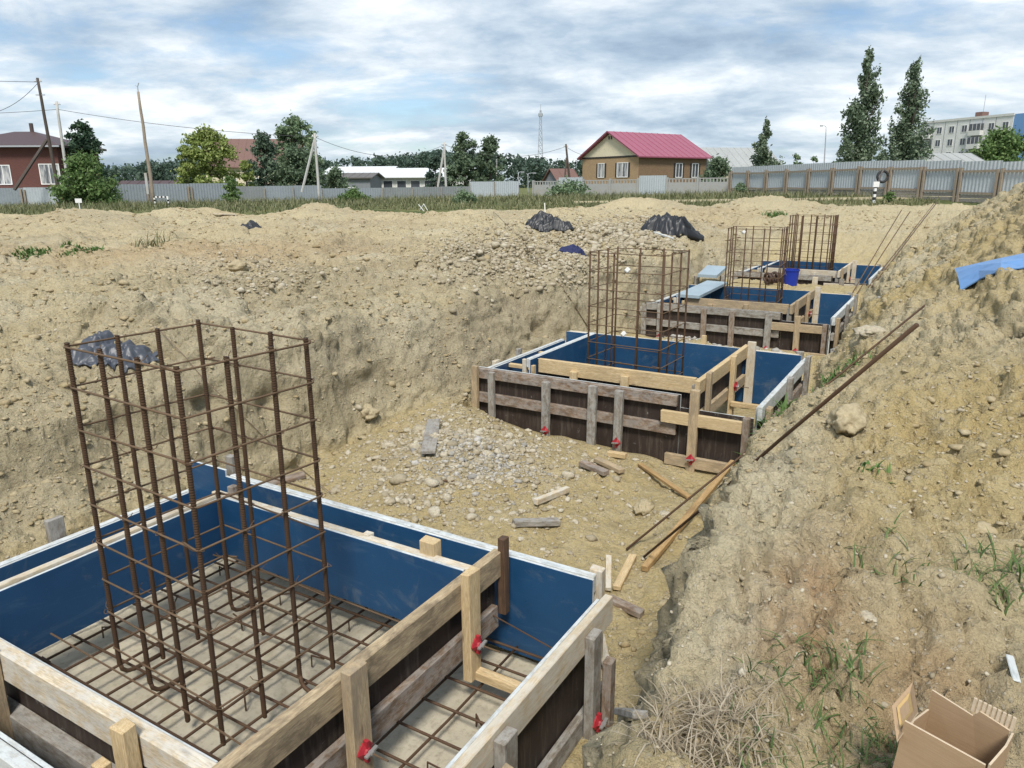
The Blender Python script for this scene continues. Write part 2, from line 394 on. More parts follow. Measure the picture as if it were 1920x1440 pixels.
def cbox(lx, ly, lz, c=.004, jit=0.):
    """chamfered box centred on the origin: 24 verts, 44 triangles"""
    h = (lx / 2, ly / 2, lz / 2); V = []; idx = {}
    c = min(c, .3 * min(lx, ly, lz))
    for sx in (-1, 1):
        for sy in (-1, 1):
            for sz in (-1, 1):
                j = [random.uniform(-jit, jit) for _ in range(3)]
                for ax in range(3):
                    p = [sx * h[0], sy * h[1], sz * h[2]]
                    for k, sg in enumerate((sx, sy, sz)):
                        if k != ax: p[k] -= sg * c
                    idx[(sx, sy, sz, ax)] = len(V); V.append([p[k] + j[k] for k in range(3)])
    F = []
    for ax in range(3):
        o1, o2 = [(1, 2), (2, 0), (0, 1)][ax]
        for s in (-1, 1):
            loop = []
            for a, b in ((-1, -1), (1, -1), (1, 1), (-1, 1)):
                k = [0, 0, 0]; k[ax] = s; k[o1] = a; k[o2] = b; loop.append(idx[(*k, ax)])
            F.append(loop if s > 0 else loop[::-1])
    for ax in range(3):                     # edges along ax
        o1, o2 = [(1, 2), (2, 0), (0, 1)][ax]
        for a in (-1, 1):
            for b in (-1, 1):
                def K(s, which): k = [0, 0, 0]; k[ax] = s; k[o1] = a; k[o2] = b; return idx[(*k, which)]
                q = [K(-1, o1), K(1, o1), K(1, o2), K(-1, o2)]
                F.append(q if a * b < 0 else q[::-1])
    for sx in (-1, 1):
        for sy in (-1, 1):
            for sz in (-1, 1):
                t = [idx[(sx, sy, sz, k)] for k in range(3)]; F.append(t if sx * sy * sz > 0 else t[::-1])
    return V, F
def frame_matrix(p0, p1, up=(0, 0, 1)):
    p0, p1 = Vector(p0), Vector(p1); x = (p1 - p0).normalized(); upv = Vector(up)
    y = upv.cross(x)
    if y.length < 1e-4: y = Vector((0, 1, 0)).cross(x)
    y.normalize(); z = x.cross(y)
    m = Matrix((x, y, z)).transposed().to_4x4(); m.translation = (p0 + p1) / 2
    return m
def plank(name, p0, p1, w, t, mat, parent=None, up=(0, 0, 1), jit=.003, c=.004):
    """board from p0 to p1, t wide sideways, w tall along `up`"""
    L = (Vector(p1) - Vector(p0)).length
    V, F = cbox(L, t, w, c, jit)
    return obj(name, pymesh(name, V, F, mat), parent, mat=frame_matrix(p0, p1, up))

# ------------------------------------------------------------------ noise
def _h(ix, iy, iz, seed):
    h = (ix.astype(np.uint32) * np.uint32(374761393)) ^ (iy.astype(np.uint32) * np.uint32(668265263)) ^ (iz.astype(np.uint32) * np.uint32(2147483647 - 58)) ^ np.uint32(seed * 7919 + 13)
    h = (h ^ (h >> np.uint32(13))) * np.uint32(1274126177); h = (h ^ (h >> np.uint32(16))) * np.uint32(2246822519)
    return ((h ^ (h >> np.uint32(15))) & np.uint32(0xFFFFFF)).astype(np.float32) / np.float32(0x7FFFFF) - 1
def noise3(x, y, z, sc, seed=0):
    x, y, z = x * sc, y * sc, z * sc
    x0, y0, z0 = np.floor(x), np.floor(y), np.floor(z); fx, fy, fz = x - x0, y - y0, z - z0
    ix, iy, iz = x0.astype(np.int64), y0.astype(np.int64), z0.astype(np.int64)
    s = lambda t: t * t * t * (t * (t * 6 - 15) + 10)
    fx, fy, fz = s(fx), s(fy), s(fz); out = 0
    for a in (0, 1):
        for b in (0, 1):
            for c_ in (0, 1):
                out = out + _h(ix + a, iy + b, iz + c_, seed) * (fx if a else 1 - fx) * (fy if b else 1 - fy) * (fz if c_ else 1 - fz)
    return out
def worley(x, y, z, sc, seed):
    x, y, z = (np.asarray(q * sc, np.float32) for q in (x, y, z)); bx, by, bz = np.floor(x), np.floor(y), np.floor(z)
    f1 = np.full(x.shape, 9., np.float32); f2 = f1.copy(); val = np.zeros_like(f1); til = np.zeros_like(f1)
    for a in (-1, 0, 1):
        for b in (-1, 0, 1):
            for c in (-1, 0, 1):
                cx, cy, cz = bx + a, by + b, bz + c; ix, iy, iz = cx.astype(np.int64), cy.astype(np.int64), cz.astype(np.int64)
                h1, h2, h3 = _h(ix, iy, iz, seed), _h(ix, iy, iz, seed + 1), _h(ix, iy, iz, seed + 2)
                dx, dy, dz = cx + .5 + .5 * h1 - x, cy + .5 + .5 * h2 - y, cz + .5 + .5 * h3 - z; d = np.sqrt(dx * dx + dy * dy + dz * dz)
                n1 = d < f1; f2 = np.where(n1, f1, np.minimum(f2, d)); f1 = np.where(n1, d, f1); val = np.where(n1, h1 + .4 * h2, val); til = np.where(n1, h3 * dx + h2 * dy + h1 * dz, til)
    return f1, f2, val, til
def sm(a, b, x):
    t = np.clip((np.asarray(x, float) - a) / (b - a), 0, 1); return t * t * (3 - 2 * t)

# ------------------------------------------------------------------ terrain
FLOOR = -1.1
#        u0    u1    v0(left) v1(right)  top z
PADS = [(1.05, 3.22, -4.70, -1.33, -.50), (6.78, 9.02, -4.52, -1.42, -.47), (12.15, 14.55, -4.58, -1.56, -.47), (17.6, 20.1, -4.42, -1.60, -.47)]
GB = lambda x, y, cx, cy, r, h: h * np.exp(-((x - cx) ** 2 + (y - cy) ** 2) / (r * r))
def bumps_from_pixels():
    out = []
    for px_, py_, r, h in [(180, 418, 2.6, .62), (120, 425, 3.0, .4), (330, 412, 2.2, .42), (370, 410, 1.7, .40), (560, 410, 2.4, .35), (640, 410, 2.6, .55), (720, 415, 2.2, .35),
                           (460, 425, 3., .3), (1180, 398, 2.0, .75), (1265, 398, 1.8, .70), (1130, 410, 2.0, .35), (1430, 402, 2.2, .72), (1340, 410, 2.4, .30), (860, 420, 2.6, .35), (960, 412, 2.5, .28),
                           (1000, 470, 2.2, .45), (1080, 455, 1.8, .38), (920, 490, 1.3, .25), (1250, 440, 1.6, .42), (1030, 440, 1.6, .34), (480, 540, 1.3, .20), (250, 560, 1.5, .16), (700, 500, 1.6, .22), (560, 470, 1.8, .25)]:
        p = at_z(px_, py_, .05); out.append((p.x, p.y, r, h * (.55 if py_ < 430 and px_ < 1400 else .8)))
    return out
BUMPS = bumps_from_pixels()
def macro(u, v):
    x, y = u * UX + v * VX, u * UY + v * VY
    # open field
    zf = .06 + .0105 * np.clip(x, -60, 45) * sm(12, 55, y) - .10 * sm(40, 120, y) + .32 * sm(41, 50, y) * sm(110, 75, y)
    zf = zf + .14 * np.exp(-((v + 6.9) / 1.1) ** 2) * sm(30, 22, u)
    for bx, by, r, h in BUMPS: zf = zf + GB(x, y, bx, by, r, h)
    z0 = np.zeros_like(x)
    active = sm(47, 38, y) * sm(-30, -20, y)
    zf = zf + active * (.16 * noise3(x, y, z0, .42, 3) + .13 * noise3(x, y, z0, 1.0, 4) + .17 * (np.abs(noise3(x, y, z0, 1.7, 5)) - .2) * (.6 + .6 * noise3(x, y, z0, .25, 6)) + .05 * np.abs(noise3(x, y, z0, 3.1, 7)))
    # spoil heap on the right
    up = sm(3.0, 9.5, u)
    ramp = np.clip((v + .85), 0, 9)
    hp = .70 * ramp / (1 + (ramp / 3.1) ** 4) ** .25
    heap = up * hp * (1 + .10 * noise3(u, v, z0, .5, 8)) * sm(34, 25, u)
    near = .10 * (1 - up) * ramp * .8
    zr = np.where(u < 30, -.06, -.06) + heap + near + .10 * noise3(u, v, z0, .9, 9) + GB(u, v, 4.7, -.30, .95, .20) + GB(u, v, 3.4, -.45, .5, .08)
    zr = zr * sm(38, 26, u) + zf * sm(26, 38, u) if True else zr
    # trench section
    wob = .12 * noise3(u, z0, z0, .8, 11) + .06 * noise3(u, z0, z0, 2.1, 12)
    lb = np.interp(u, [0, 3.2, 3.9, 5.4, 6.6, 7.4, 9, 9.8, 11.5, 12.3, 14.6, 15.4, 17, 17.6, 22], [-4.76, -4.78, -5.12, -5.12, -4.72, -4.60, -4.66, -4.9, -4.9, -4.68, -4.66, -4.8, -4.8, -4.7, -4.6]) + .35 * wob * sm(3.6, 4.4, u)
    lt = np.interp(u, [0, 2, 3.5, 5, 7, 9, 11.5, 16, 20, 30], [-6.3, -6.2, -5.75, -5.55, -5.6, -5.7, -5.45, -5.15, -5.2, -5.3]) + wob
    rb = np.interp(u, [0, 2, 3, 3.75, 5.2, 6.6, 7.3, 9.3, 10.4, 12.2, 14.6, 20, 26], [-1.04, -1.04, -1.10, -1.22, -1.42, -1.50, -1.34, -1.36, -1.45, -1.48, -1.52, -1.55, -1.9])
    rt = np.interp(u, [0, 1.9, 2.8, 3.9, 5, 7.8, 12, 20, 30], [-.50, -.58, -.70, -.80, -.72, -.66, -.84, -.95, -1.2]) + .4 * wob
    fl = np.full_like(x, FLOOR)
    fl = fl + GB(u, v, 5.35, -3.85, .85, .30) + GB(u, v, 6.2, -4.55, .5, .30) + GB(u, v, 4.5, -3.1, .7, .10) + GB(u, v, 6.0, -2.7, .6, .06)
    fl = fl - .14 * np.exp(-(((u - 6.5) / .5) ** 2 + ((v + 2.0) / .8) ** 2))
    fl = fl + sm(9.05, 9.6, u) * sm(12.3, 12.0, u) * (.05 + np.exp(-((u - 10.0) / .60) ** 2) * (.26 + .20 * np.exp(-((v + 3.1) / .6) ** 2) + .12 * np.exp(-((v + 2.0) / .35) ** 2)))
    fl = fl + sm(14.6, 15.6, u) * (.55 - .40 * sm(16.5, 17.3, u))
    endr = sm(20.4, 24.5, u); fl = fl * (1 - endr) + endr * (.10)
    fl = fl + .030 * noise3(x, y, z0, 2.2, 14) + .02 * noise3(x, y, z0, 5, 15)
    # left bank: steep face, and by the first pad a low ledge under an overhanging layer
    sL = np.clip((lb - v) / np.maximum(lb - lt, .05), 0, 1)
    steep = fl + (zf - fl) * (.10 * sL + .90 * sm(.0, 1.0, sL) ** .85)
    led = np.where(v > -4.76, fl, np.interp(-v, [4.76, 4.80, 5.22, 5.36, 5.44, 6.2, 7.2, 60], [0, .30, .56, .64, .98, 1.17, 1.28, 0.]) + FLOOR)
    led = np.where(v < -5.8, led * sm(-7.2, -5.8, v) + zf * (1 - sm(-7.2, -5.8, v)), led)
    k = sm(3.1, 4.1, u + .25 * noise3(v, u, z0, 1.3, 17)); left = led * (1 - k) + steep * k
    sR = np.clip((v - rb) / np.maximum(rt - rb, .05), 0, 1)
    right = fl + (zr - fl) * (.30 * sR + .70 * sm(0, 1, sR) ** .95)
    mid = -3.0
    z = np.where(v < mid, left, right)
    outside = sm(25, 33, u)
    flatz = np.where(v < -1.2, zf, np.maximum(zr, zf - .3)); z = z * (1 - outside) + flatz * outside
    behind = sm(.55, -.6, u); z = z * (1 - behind) + (-.05) * behind
    return z, sL, sR
def axis(segs):
    out = []
    for a, b, s0, s1 in segs:
        p = a
        while p < b - 1e-6: out.append(p); t = (p - a) / (b - a); p += s0 + (s1 - s0) * t
    out.append(segs[-1][1]); return np.array(out)
us = axis([(-2500, -200, 400, 120), (-200, -6, 60, 2), (-6, .7, 1.2, .03), (.7, 4, .022, .026), (4, 10, .026, .052), (10, 26, .052, .12), (26, 60, .12, .6), (60, 200, .8, 12), (200, 3000, 25, 500)])
vs_ = axis([(-3000, -200, 500, 30), (-200, -60, 14, .7), (-60, -22, .6, .12), (-22, -9, .12, .045), (-9, -5.7, .045, .024), (-5.7, -4.5, .02, .022), (-4.5, -1.8, .032, .032), (-1.8, .6, .022, .024), (.6, 3.0, .026, .05), (3, 12, .06, .4), (12, 60, .6, 6), (60, 3000, 20, 500)])
UG, VG = np.meshgrid(us, vs_, indexing='ij'); u_, v_ = UG.ravel(), VG.ravel()
zz, sLg, sRg = macro(u_, v_)
X, Y = u_ * UX + v_ * VX, u_ * UY + v_ * VY
def pad_mask(u, v, m0, m1):
    d = np.full_like(u, 9.)
    for a, b, c_, e, _ in PADS:
        dx = np.maximum(np.maximum(a - u, u - b), 0); dy = np.maximum(np.maximum(c_ - v, v - e), 0); d = np.minimum(d, np.hypot(dx, dy))
    return sm(m0, m1, d)
pm_ = pad_mask(u_, v_, .02, .30)
zz = zz * 1.0
padin = pad_mask(u_, v_, -.001, .04)
zz = np.where(padin < .5, FLOOR - .09, zz)
# relief, pushed along the surface normal so steep faces get lumps too
ng = zz.reshape(UG.shape); gu = np.gradient(ng, us, axis=0).ravel(); gv = np.gradient(ng, vs_, axis=1).ravel()
nx, ny = -(gu * UX + gv * VX), -(gu * UY + gv * VY); nl = np.sqrt(nx * nx + ny * ny + 1); nx, ny, nz = nx / nl, ny / nl, 1 / nl
act = sm(52, 40, Y) * sm(-8, 0, Y)
dist = np.sqrt(X * X + Y * Y)
floorish = (1 - np.maximum(sm(.02, .2, sLg), sm(.02, .2, sRg))) * sm(25, 20, u_)
rough = 1 - .62 * floorish
far = sm(60, 20, dist)
A_, B_, C_ = u_ * .78, v_ * 1.0, zz * 1.45
rel = .050 * noise3(A_, B_, C_, 2.6, 21) + .060 * (np.abs(noise3(A_, B_, C_, 3.6, 22)) - .3) + .045 * (np.abs(noise3(A_, B_, C_, 8.5, 23)) - .3) \
    + (.028 * (np.abs(noise3(A_, B_, C_, 19, 24)) - .3)) * sm(40, 8, dist) + .014 * noise3(X, Y, zz, 37, 25) * sm(22, 5, dist) + .008 * noise3(X, Y, zz, 75, 26) * sm(10, 3, dist)
# clay breaks into angular lumps: cells with their own height and tilt, cracked apart
wx_, wy_, wz_ = A_ + .06 * noise3(X, Y, zz, 6, 81), B_ + .06 * noise3(X, Y, zz, 6, 82), C_ + .06 * noise3(X, Y, zz, 6, 83)
leftface = sm(.08, .3, sLg) * sm(1.0, .85, sLg) * (v_ < -3); rightside = (v_ > -1.7) & (u_ < 24)
for sc_, amp, reach, sd_ in ((3.6, .060, 30, 71), (8.0, .036, 17, 74), (17., .020, 9, 77)):
    sel = np.nonzero((dist < reach) & (u_ > .3) & (np.abs(rough) > .3))[0]; f1, f2, val, til = worley(wx_[sel], wy_[sel], wz_[sel], sc_, sd_)
    patch = np.clip(.40 + 1.2 * noise3(X[sel], Y[sel], zz[sel], 1.1, sd_ + 2), .06, 1.2)
    rel[sel] += (amp * (.5 * val + .9 * til) * (1 - .35 * rightside[sel]) - amp * .9 * sm(.14, .0, f2 - f1)) * patch * sm(reach, reach * .6, dist[sel]) * (1 - .35 * leftface[sel])
# flat chips lying in steps
chip = noise3(A_ * .8, B_, C_, 11, 91); rel = rel + .016 * (sm(-.05, .05, chip) + sm(.28, .36, chip)) * sm(34, 14, dist)
chip = noise3(A_ * .8, B_, C_, 5, 92); rel = rel + .030 * (sm(-.03, .04, chip) + sm(.30, .36, chip)) * sm(50, 26, dist)
lay = noise3(X * .6, Y * .6, zz * 3.0, 3.2, 27); rel = rel + .030 * np.clip(lay, -.1, .35) * rough
# a few hollows in the left bank
for hu, hv_, hz, r_, dpt in [(3.95, -5.35, -.30, .10, .38), (4.55, -5.25, -.46, .11, .40), (9.4, -5.2, -.55, .10, .38), (12.2, -5.2, -.2, .18, .18), (2.1, -5.36, -.46, .25, .10), (3.1, -5.4, -.46, .3, .12), (2.75, -1.02, -.80, .22, .30), (3.3, -1.08, -.62, .12, .16), (16.5, -5.0, -.2, .4, .25)]:
    rel = rel - dpt * np.exp(-(((u_ - hu) / (1.3 * r_)) ** 2 + ((v_ - hv_) / (2 * r_)) ** 2 + ((zz - hz) / r_) ** 2))
rel = rel * (1 - .45 * leftface)
rel = rel * (1 - .45 * ((sRg < .35) & (v_ > -2) & (sRg > 0)))
rel = rel * rough * act * pm_ * sm(-1.5, .6, u_)
Xd, Yd, Zd = X + nx * rel, Y + ny * rel, zz + nz * rel
P3 = np.stack([Xd, Yd, Zd], 1)
nu, nv = UG.shape; I = np.arange(nu * nv).reshape(nu, nv)
FQ = np.stack([I[:-1, :-1].ravel(), I[:-1, 1:].ravel(), I[1:, 1:].ravel(), I[1:, :-1].ravel()], 1)[:, ::-1]
tm = fast_mesh('ground', P3, FQ, 'soil', smooth=True)
# colour of the soil itself: yellow clay, grey cut faces, orange patches
yel = np.clip(.75 * floorish + .95 * sm(.1, .9, sRg) * sm(34, 14, u_) * (.55 + .8 * noise3(X, Y, zz, .55, 31)), 0, 1) * sm(30, 22, u_)
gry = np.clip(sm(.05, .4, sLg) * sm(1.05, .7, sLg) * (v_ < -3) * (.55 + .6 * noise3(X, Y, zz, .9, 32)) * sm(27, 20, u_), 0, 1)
gry = np.maximum(gry, np.clip(.45 * np.exp(-(((u_ - 2.6) / 1.1) ** 2 + ((v_ + .85) / .2) ** 2)), 0, 1))
pile = GB(u_, v_, 5.35, -3.75, .75, .9); gry = np.maximum(gry, np.clip(pile * (.5 + .5 * noise3(X, Y, zz, 2.5, 33)), 0, .8))
org = 1.3 * np.exp(-(((u_ - 2.62) / .42) ** 2 + ((v_ + .36) / .20) ** 2)) + .8 * np.exp(-(((u_ - 2.3) / .5) ** 2 + ((v_ - .1) / .2) ** 2))
q = at_z(330, 480, .05); org = org + .42 * np.exp(-(((X - q.x) / 4.0) ** 2 + ((Y - q.y) / 1.3) ** 2)) + .25 * np.clip(noise3(X, Y, zz, .22, 34), 0, 1) * (v_ < -6)
brn = noise3(X, Y, zz, .35, 35); gry = np.maximum(gry, np.clip(brn * 1.1 - .25, 0, .5) * (v_ < -5))
crust = np.clip(.9 * np.exp(-(((u_ - 3.6) / 1.3) ** 2 + ((v_ + .62) / .26) ** 2)) + .55 * np.exp(-(((u_ - 2.3) / .3) ** 2 + ((v_ + .5) / .2) ** 2)) + np.clip(1.5 * noise3(X, Y, zz, .8, 37) - .35, 0, .75) * (1 - floorish), 0, 1) * sm(32, 20, dist)
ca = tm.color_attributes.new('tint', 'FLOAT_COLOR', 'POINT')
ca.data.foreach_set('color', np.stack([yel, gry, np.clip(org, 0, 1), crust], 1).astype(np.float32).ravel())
Gy = Y + 3.0 * noise3(X, Y, 0 * X, .12, 36) - .06 * np.clip(X, -40, 0)
grass = np.maximum(sm(39.5, 43, Gy), 0)
grass = np.maximum(grass, sm(-4, -9, Y))
road = np.exp(-((Y - (49 - .05 * X)) / 1.6) ** 2) * (X > 4) * .9
grass = np.clip(grass - road, 0, 1)
ga_ = tm.attributes.new('grass', 'FLOAT', 'POINT'); ga_.data.foreach_set('value', grass.astype(np.float32))
ground = obj('ground', tm); tag(ground, kind='structure')
dg = bpy.context.evaluated_depsgraph_get()
BVH = BVHTree.FromObject(ground, dg)
CAMP = Vector((0, 0, CAM_H))
def hit(px_, py_, default_z=0.):
    r = BVH.ray_cast(CAMP, ray(px_, py_).normalized())
    return r[0] if r[0] is not None else at_z(px_, py_, default_z)
def gz(x, y):
    r = BVH.ray_cast(Vector((x, y, 30)), Vector((0, 0, -1))); return r[0].z if r[0] is not None else 0.
def drop(x, y, dz=0.): return Vector((x, y, gz(x, y) + dz))

# ------------------------------------------------------------------ formwork pads
def panel(parent, axis_, pos, a0, a1, z0, z1, inward, name='panel', label=None):
    """film-faced plywood sheet standing on axis_ ('x' or 'y') = pos, spanning a0..a1; blue on the `inward` side (+1/-1)"""
    t = .021; L, Hh = a1 - a0, z1 - z0
    V, F = cbox(L, t, Hh, .002, .0015)
    mi = []
    for f in F:
        ys = [V[i][1] for i in f]
        side = 0 if min(ys) > t / 2 - .004 else (1 if max(ys) < -t / 2 + .004 else 2)
        mi.append(side if len(f) == 4 else 2)
    # local +y is 'blue' slot; orient so that it faces inward
    me = pymesh(name, V, F, ['panel_blue', 'panel_dark', 'painted_edge'], mi)
    c = Vector((pos, (a0 + a1) / 2, (z0 + z1) / 2)) if axis_ == 'x' else Vector(((a0 + a1) / 2, pos, (z0 + z1) / 2))
    if axis_ == 'x': rz = R(-90) if inward > 0 else R(90)
    else: rz = 0 if inward > 0 else R(180)
    o = obj(name, me, parent, c, (0, 0, rz))
    if label: o['label'] = label
    return o
def post(parent, x, y, z0, z1, wx, wy, mat, name='post', lean=(0, 0)):
    return plank(name, (x, y, z0), (x + lean[0], y + lean[1], z1), wx, wy, mat, parent, up=(1, 0, 0))
def rail_x(parent, x0, x1, y, z0, z1, t, mat, name='rail', dz=0):
    return plank(name, (x0, y, (z0 + z1) / 2), (x1, y, (z0 + z1) / 2 + dz), z1 - z0, t, mat, parent)
def rail_y(parent, y0, y1, x, z0, z1, t, mat, name='rail', dz=0):
    return plank(name, (x, y0, (z0 + z1) / 2), (x, y1, (z0 + z1) / 2 + dz), z1 - z0, t, mat, parent)
def clamp(parent, p, d, rod=.16):
    """red wing-nut clamp with a tie rod; d = outward direction"""
    p, d = Vector(p), Vector(d).normalized(); m = frame_matrix(p, p + d); m.translation = p; m = m @ Matrix.Diagonal((.8, .78, .78, 1))
    b = MB()
    prof = [(.0, .052), (.008, .052), (.014, .040), (.022, .026), (.034, .022)]
    V = [(x, r * math.cos(k * math.pi / 5) * (1.15 if k % 5 == 0 else .9), r * math.sin(k * math.pi / 5)) for x, r in prof for k in range(10)]
    F = [[i * 10 + k, i * 10 + (k + 1) % 10, (i + 1) * 10 + (k + 1) % 10, (i + 1) * 10 + k] for i in range(4) for k in range(10)] + [[40 + k for k in range(10)]]
    b.add(V, F); b.box(.004, .030, -.010, .010, -.066, .066)
    c = b.build('clamp', 'red_plastic', parent, mat=m)
    n = MB(); n.tube([(.034, 0, 0), (.062, 0, 0)], .013, 6); n.bar((.048, -.045, 0), (.048, .045, .012), .02, .012); n.build('wing_nut', 'zinc', c)
    r = MB(); r.tube([(-.05, 0, 0), (.06 + rod, 0, 0)], .0055, 6); r.build('tie_rod', 'rebar_light', c)
    return c
def pad_root(i, label):
    a, b, c, d, top = PADS[i]
    o = empty('formwork', uv2w((a + b) / 2, (c + d) / 2, FLOOR), TH); tag(o, label, 'formwork', 'footing formworks along the trench'); return o
# --- first pad (local x = along the trench, y = to its left, z from the blinding)
p1 = pad_root(0, 'open blue plywood footing formwork with wire-tied rebar mesh on its concrete floor')
A, B = (3.22 - 1.05) / 2, (4.70 - 1.33) / 2
panel(p1, 'x', A, -B + .10, B - .40, .0, .60, -1); panel(p1, 'x', A + .003, B - .398, B + .03, 0.0, .645, -1)
panel(p1, 'y', -B, -A + .0, A - .16, 0, .60, 1)
panel(p1, 'y', B, -A, A - .03, 0, .40, -1)
panel(p1, 'x', -A, -B + .03, B - .03, 0, .60, 1)
rail_y(p1, -B + .11, B - .42, A + .038, .50, .604, .048, 'painted_edge')
rail_x(p1, -A - .15, A - .12, -B - .040, .485, .625, .045, 'pine_pale', dz=-.012); rail_x(p1, -A, A - .13, -B - .038, .02, .12, .045, 'weathered')
rail_x(p1, -A, A, B + .038, .30, .405, .045, 'painted_edge'); rail_y(p1, -B, B, -A - .040, .46, .605, .05, 'painted_edge')
post(p1, .68, -B - .09, -.02, .575, .095, .045, 'weathered'); post(p1, .76, -B - .0425 - .094, .0, .40, .06, .045, 'weathered_brown'); post(p1, -.12, -B - .090, -.02, .60, .095, .05, 'weathered'); post(p1, -.20, -B - .138, 0, .52, .07, .045, 'pine_dirty')
post(p1, A + .09, -B + .12, -.02, .62, .05, .075, 'pine_pale'); post(p1, A + .09, .30, 0, .56, .05, .10, 'weathered')
post(p1, .14, B + .098, .1, .54, .10, .045, 'weathered'); post(p1, -.75, B + .085, .1, .46, .10, .045, 'weathered')
post(p1, A + .08, 1.32, .2, .72, .05, .07, 'weathered')
clamp(p1, (.68, -B - .115, .10), (0, -1, 0), .3); clamp(p1, (-.12, -B - .118, .10), (0, -1, 0), .2)
# inner box, hung above the floor
XI0, XI1, YR, YL, ZB, ZT = -.80, .735, -1.02, .90, .235, .66
panel(p1, 'x', XI1, YR + .015, YL - .015, ZB, ZT, -1); panel(p1, 'y', YL, XI0, XI1, ZB, ZT - .01, -1)
panel(p1, 'y', YR, XI0 + .02, XI1 + .26, ZB, ZT - .012, 1); panel(p1, 'x', XI0, YR + .02, YL + .10, ZB, ZT - .012, 1)
rail_y(p1, YR - .02, YL + .10, XI1 + .038, ZT - .10, ZT + .004, .048, 'pine_pale'); rail_y(p1, YR + .4, YL, XI1 + .036, ZB + .02, ZB + .12, .045, 'pine_dirty')
rail_x(p1, XI0 - .02, XI1, YL + .038, ZT - .095, ZT + .008, .046, 'pine_pale'); rail_x(p1, XI0, XI1, YL + .036, ZB + .02, ZB + .12, .045, 'pine_dirty')
rail_x(p1, XI0 - .35, XI1 + .255, YR - .040, ZT - .135, ZT + .012, .055, 'bark_board', dz=.008)
rail_x(p1, XI0 - .3, XI1 + .22, YR - .036, ZB - .005, ZB + .125, .045, 'weathered_brown')
rail_y(p1, YR - .06, YL + .30, XI0 - .040, ZT - .13, ZT + .01, .056, 'pine_pale'); rail_y(p1, YR + .42, YL + .20, XI0 - .046, ZB - .01, ZB + .125, .066, 'weathered')
rail_y(p1, YR + .05, YR + .415, XI0 - .044, ZB - .02, ZB + .115, .062, 'pine')
post(p1, .635, YR - .094, .12, .735, .095, .052, 'pine'); post(p1, .99, YR - .072, .30, .76, .05, .045, 'dark_wood'); post(p1, -.22, YR - .100, .10, .72, .11, .055, 'pine_dirty')
post(p1, .80, -.74, .30, .74, .07, .10, 'pine'); post(p1, .795, -.30, .30, .675, .05, .05, 'pine_pale'); post(p1, .80, .85, .26, .72, .05, .055, 'weathered_brown')
post(p1, -.905, -.645, .06, .73, .06, .075, 'pine'); post(p1, -.90, .36, .06, .70, .055, .10, 'pine_dirty'); post(p1, -.93, -.50, .0, .52, .05, .06, 'pine')
rail_y(p1, YR - .06, -B + .02, .655, .115, .165, .05, 'pine', name='spreader'); rail_x(p1, -A + .02, XI0 - .02, .55, .20, .25, .05, 'pine_dirty', name='spreader')
clamp(p1, (.635, YR - .121, .33), (0, -1, 0), .12); clamp(p1, (-.22, YR - .128, .33), (0, -1, 0), .10)
t = MB(); t.tube([(.62, YL - .02, .30), (.625, 0, .31), (.62, YR + .02, .30)], .005, 6); t.build('tie_rod', 'rebar_light', p1)
t = MB(); t.tube([(-.42, YL - .06, .33), (-.43, YR + .5, .30), (-.44, YR + .05, .27)], .005, 6); t.build('tie_rod', 'rebar_light', p1)
t = MB(); t.tube([(.90, YR - .05, .33), (.90, -B + .02, .20)], .004, 6); t.build('tie_rod', 'rebar', p1)
t = MB(); t.tube([(.50, -B + .09, .08), (.88, -B + .12, .42)], .005, 6); t.build('tie_rod', 'rebar_light', p1)

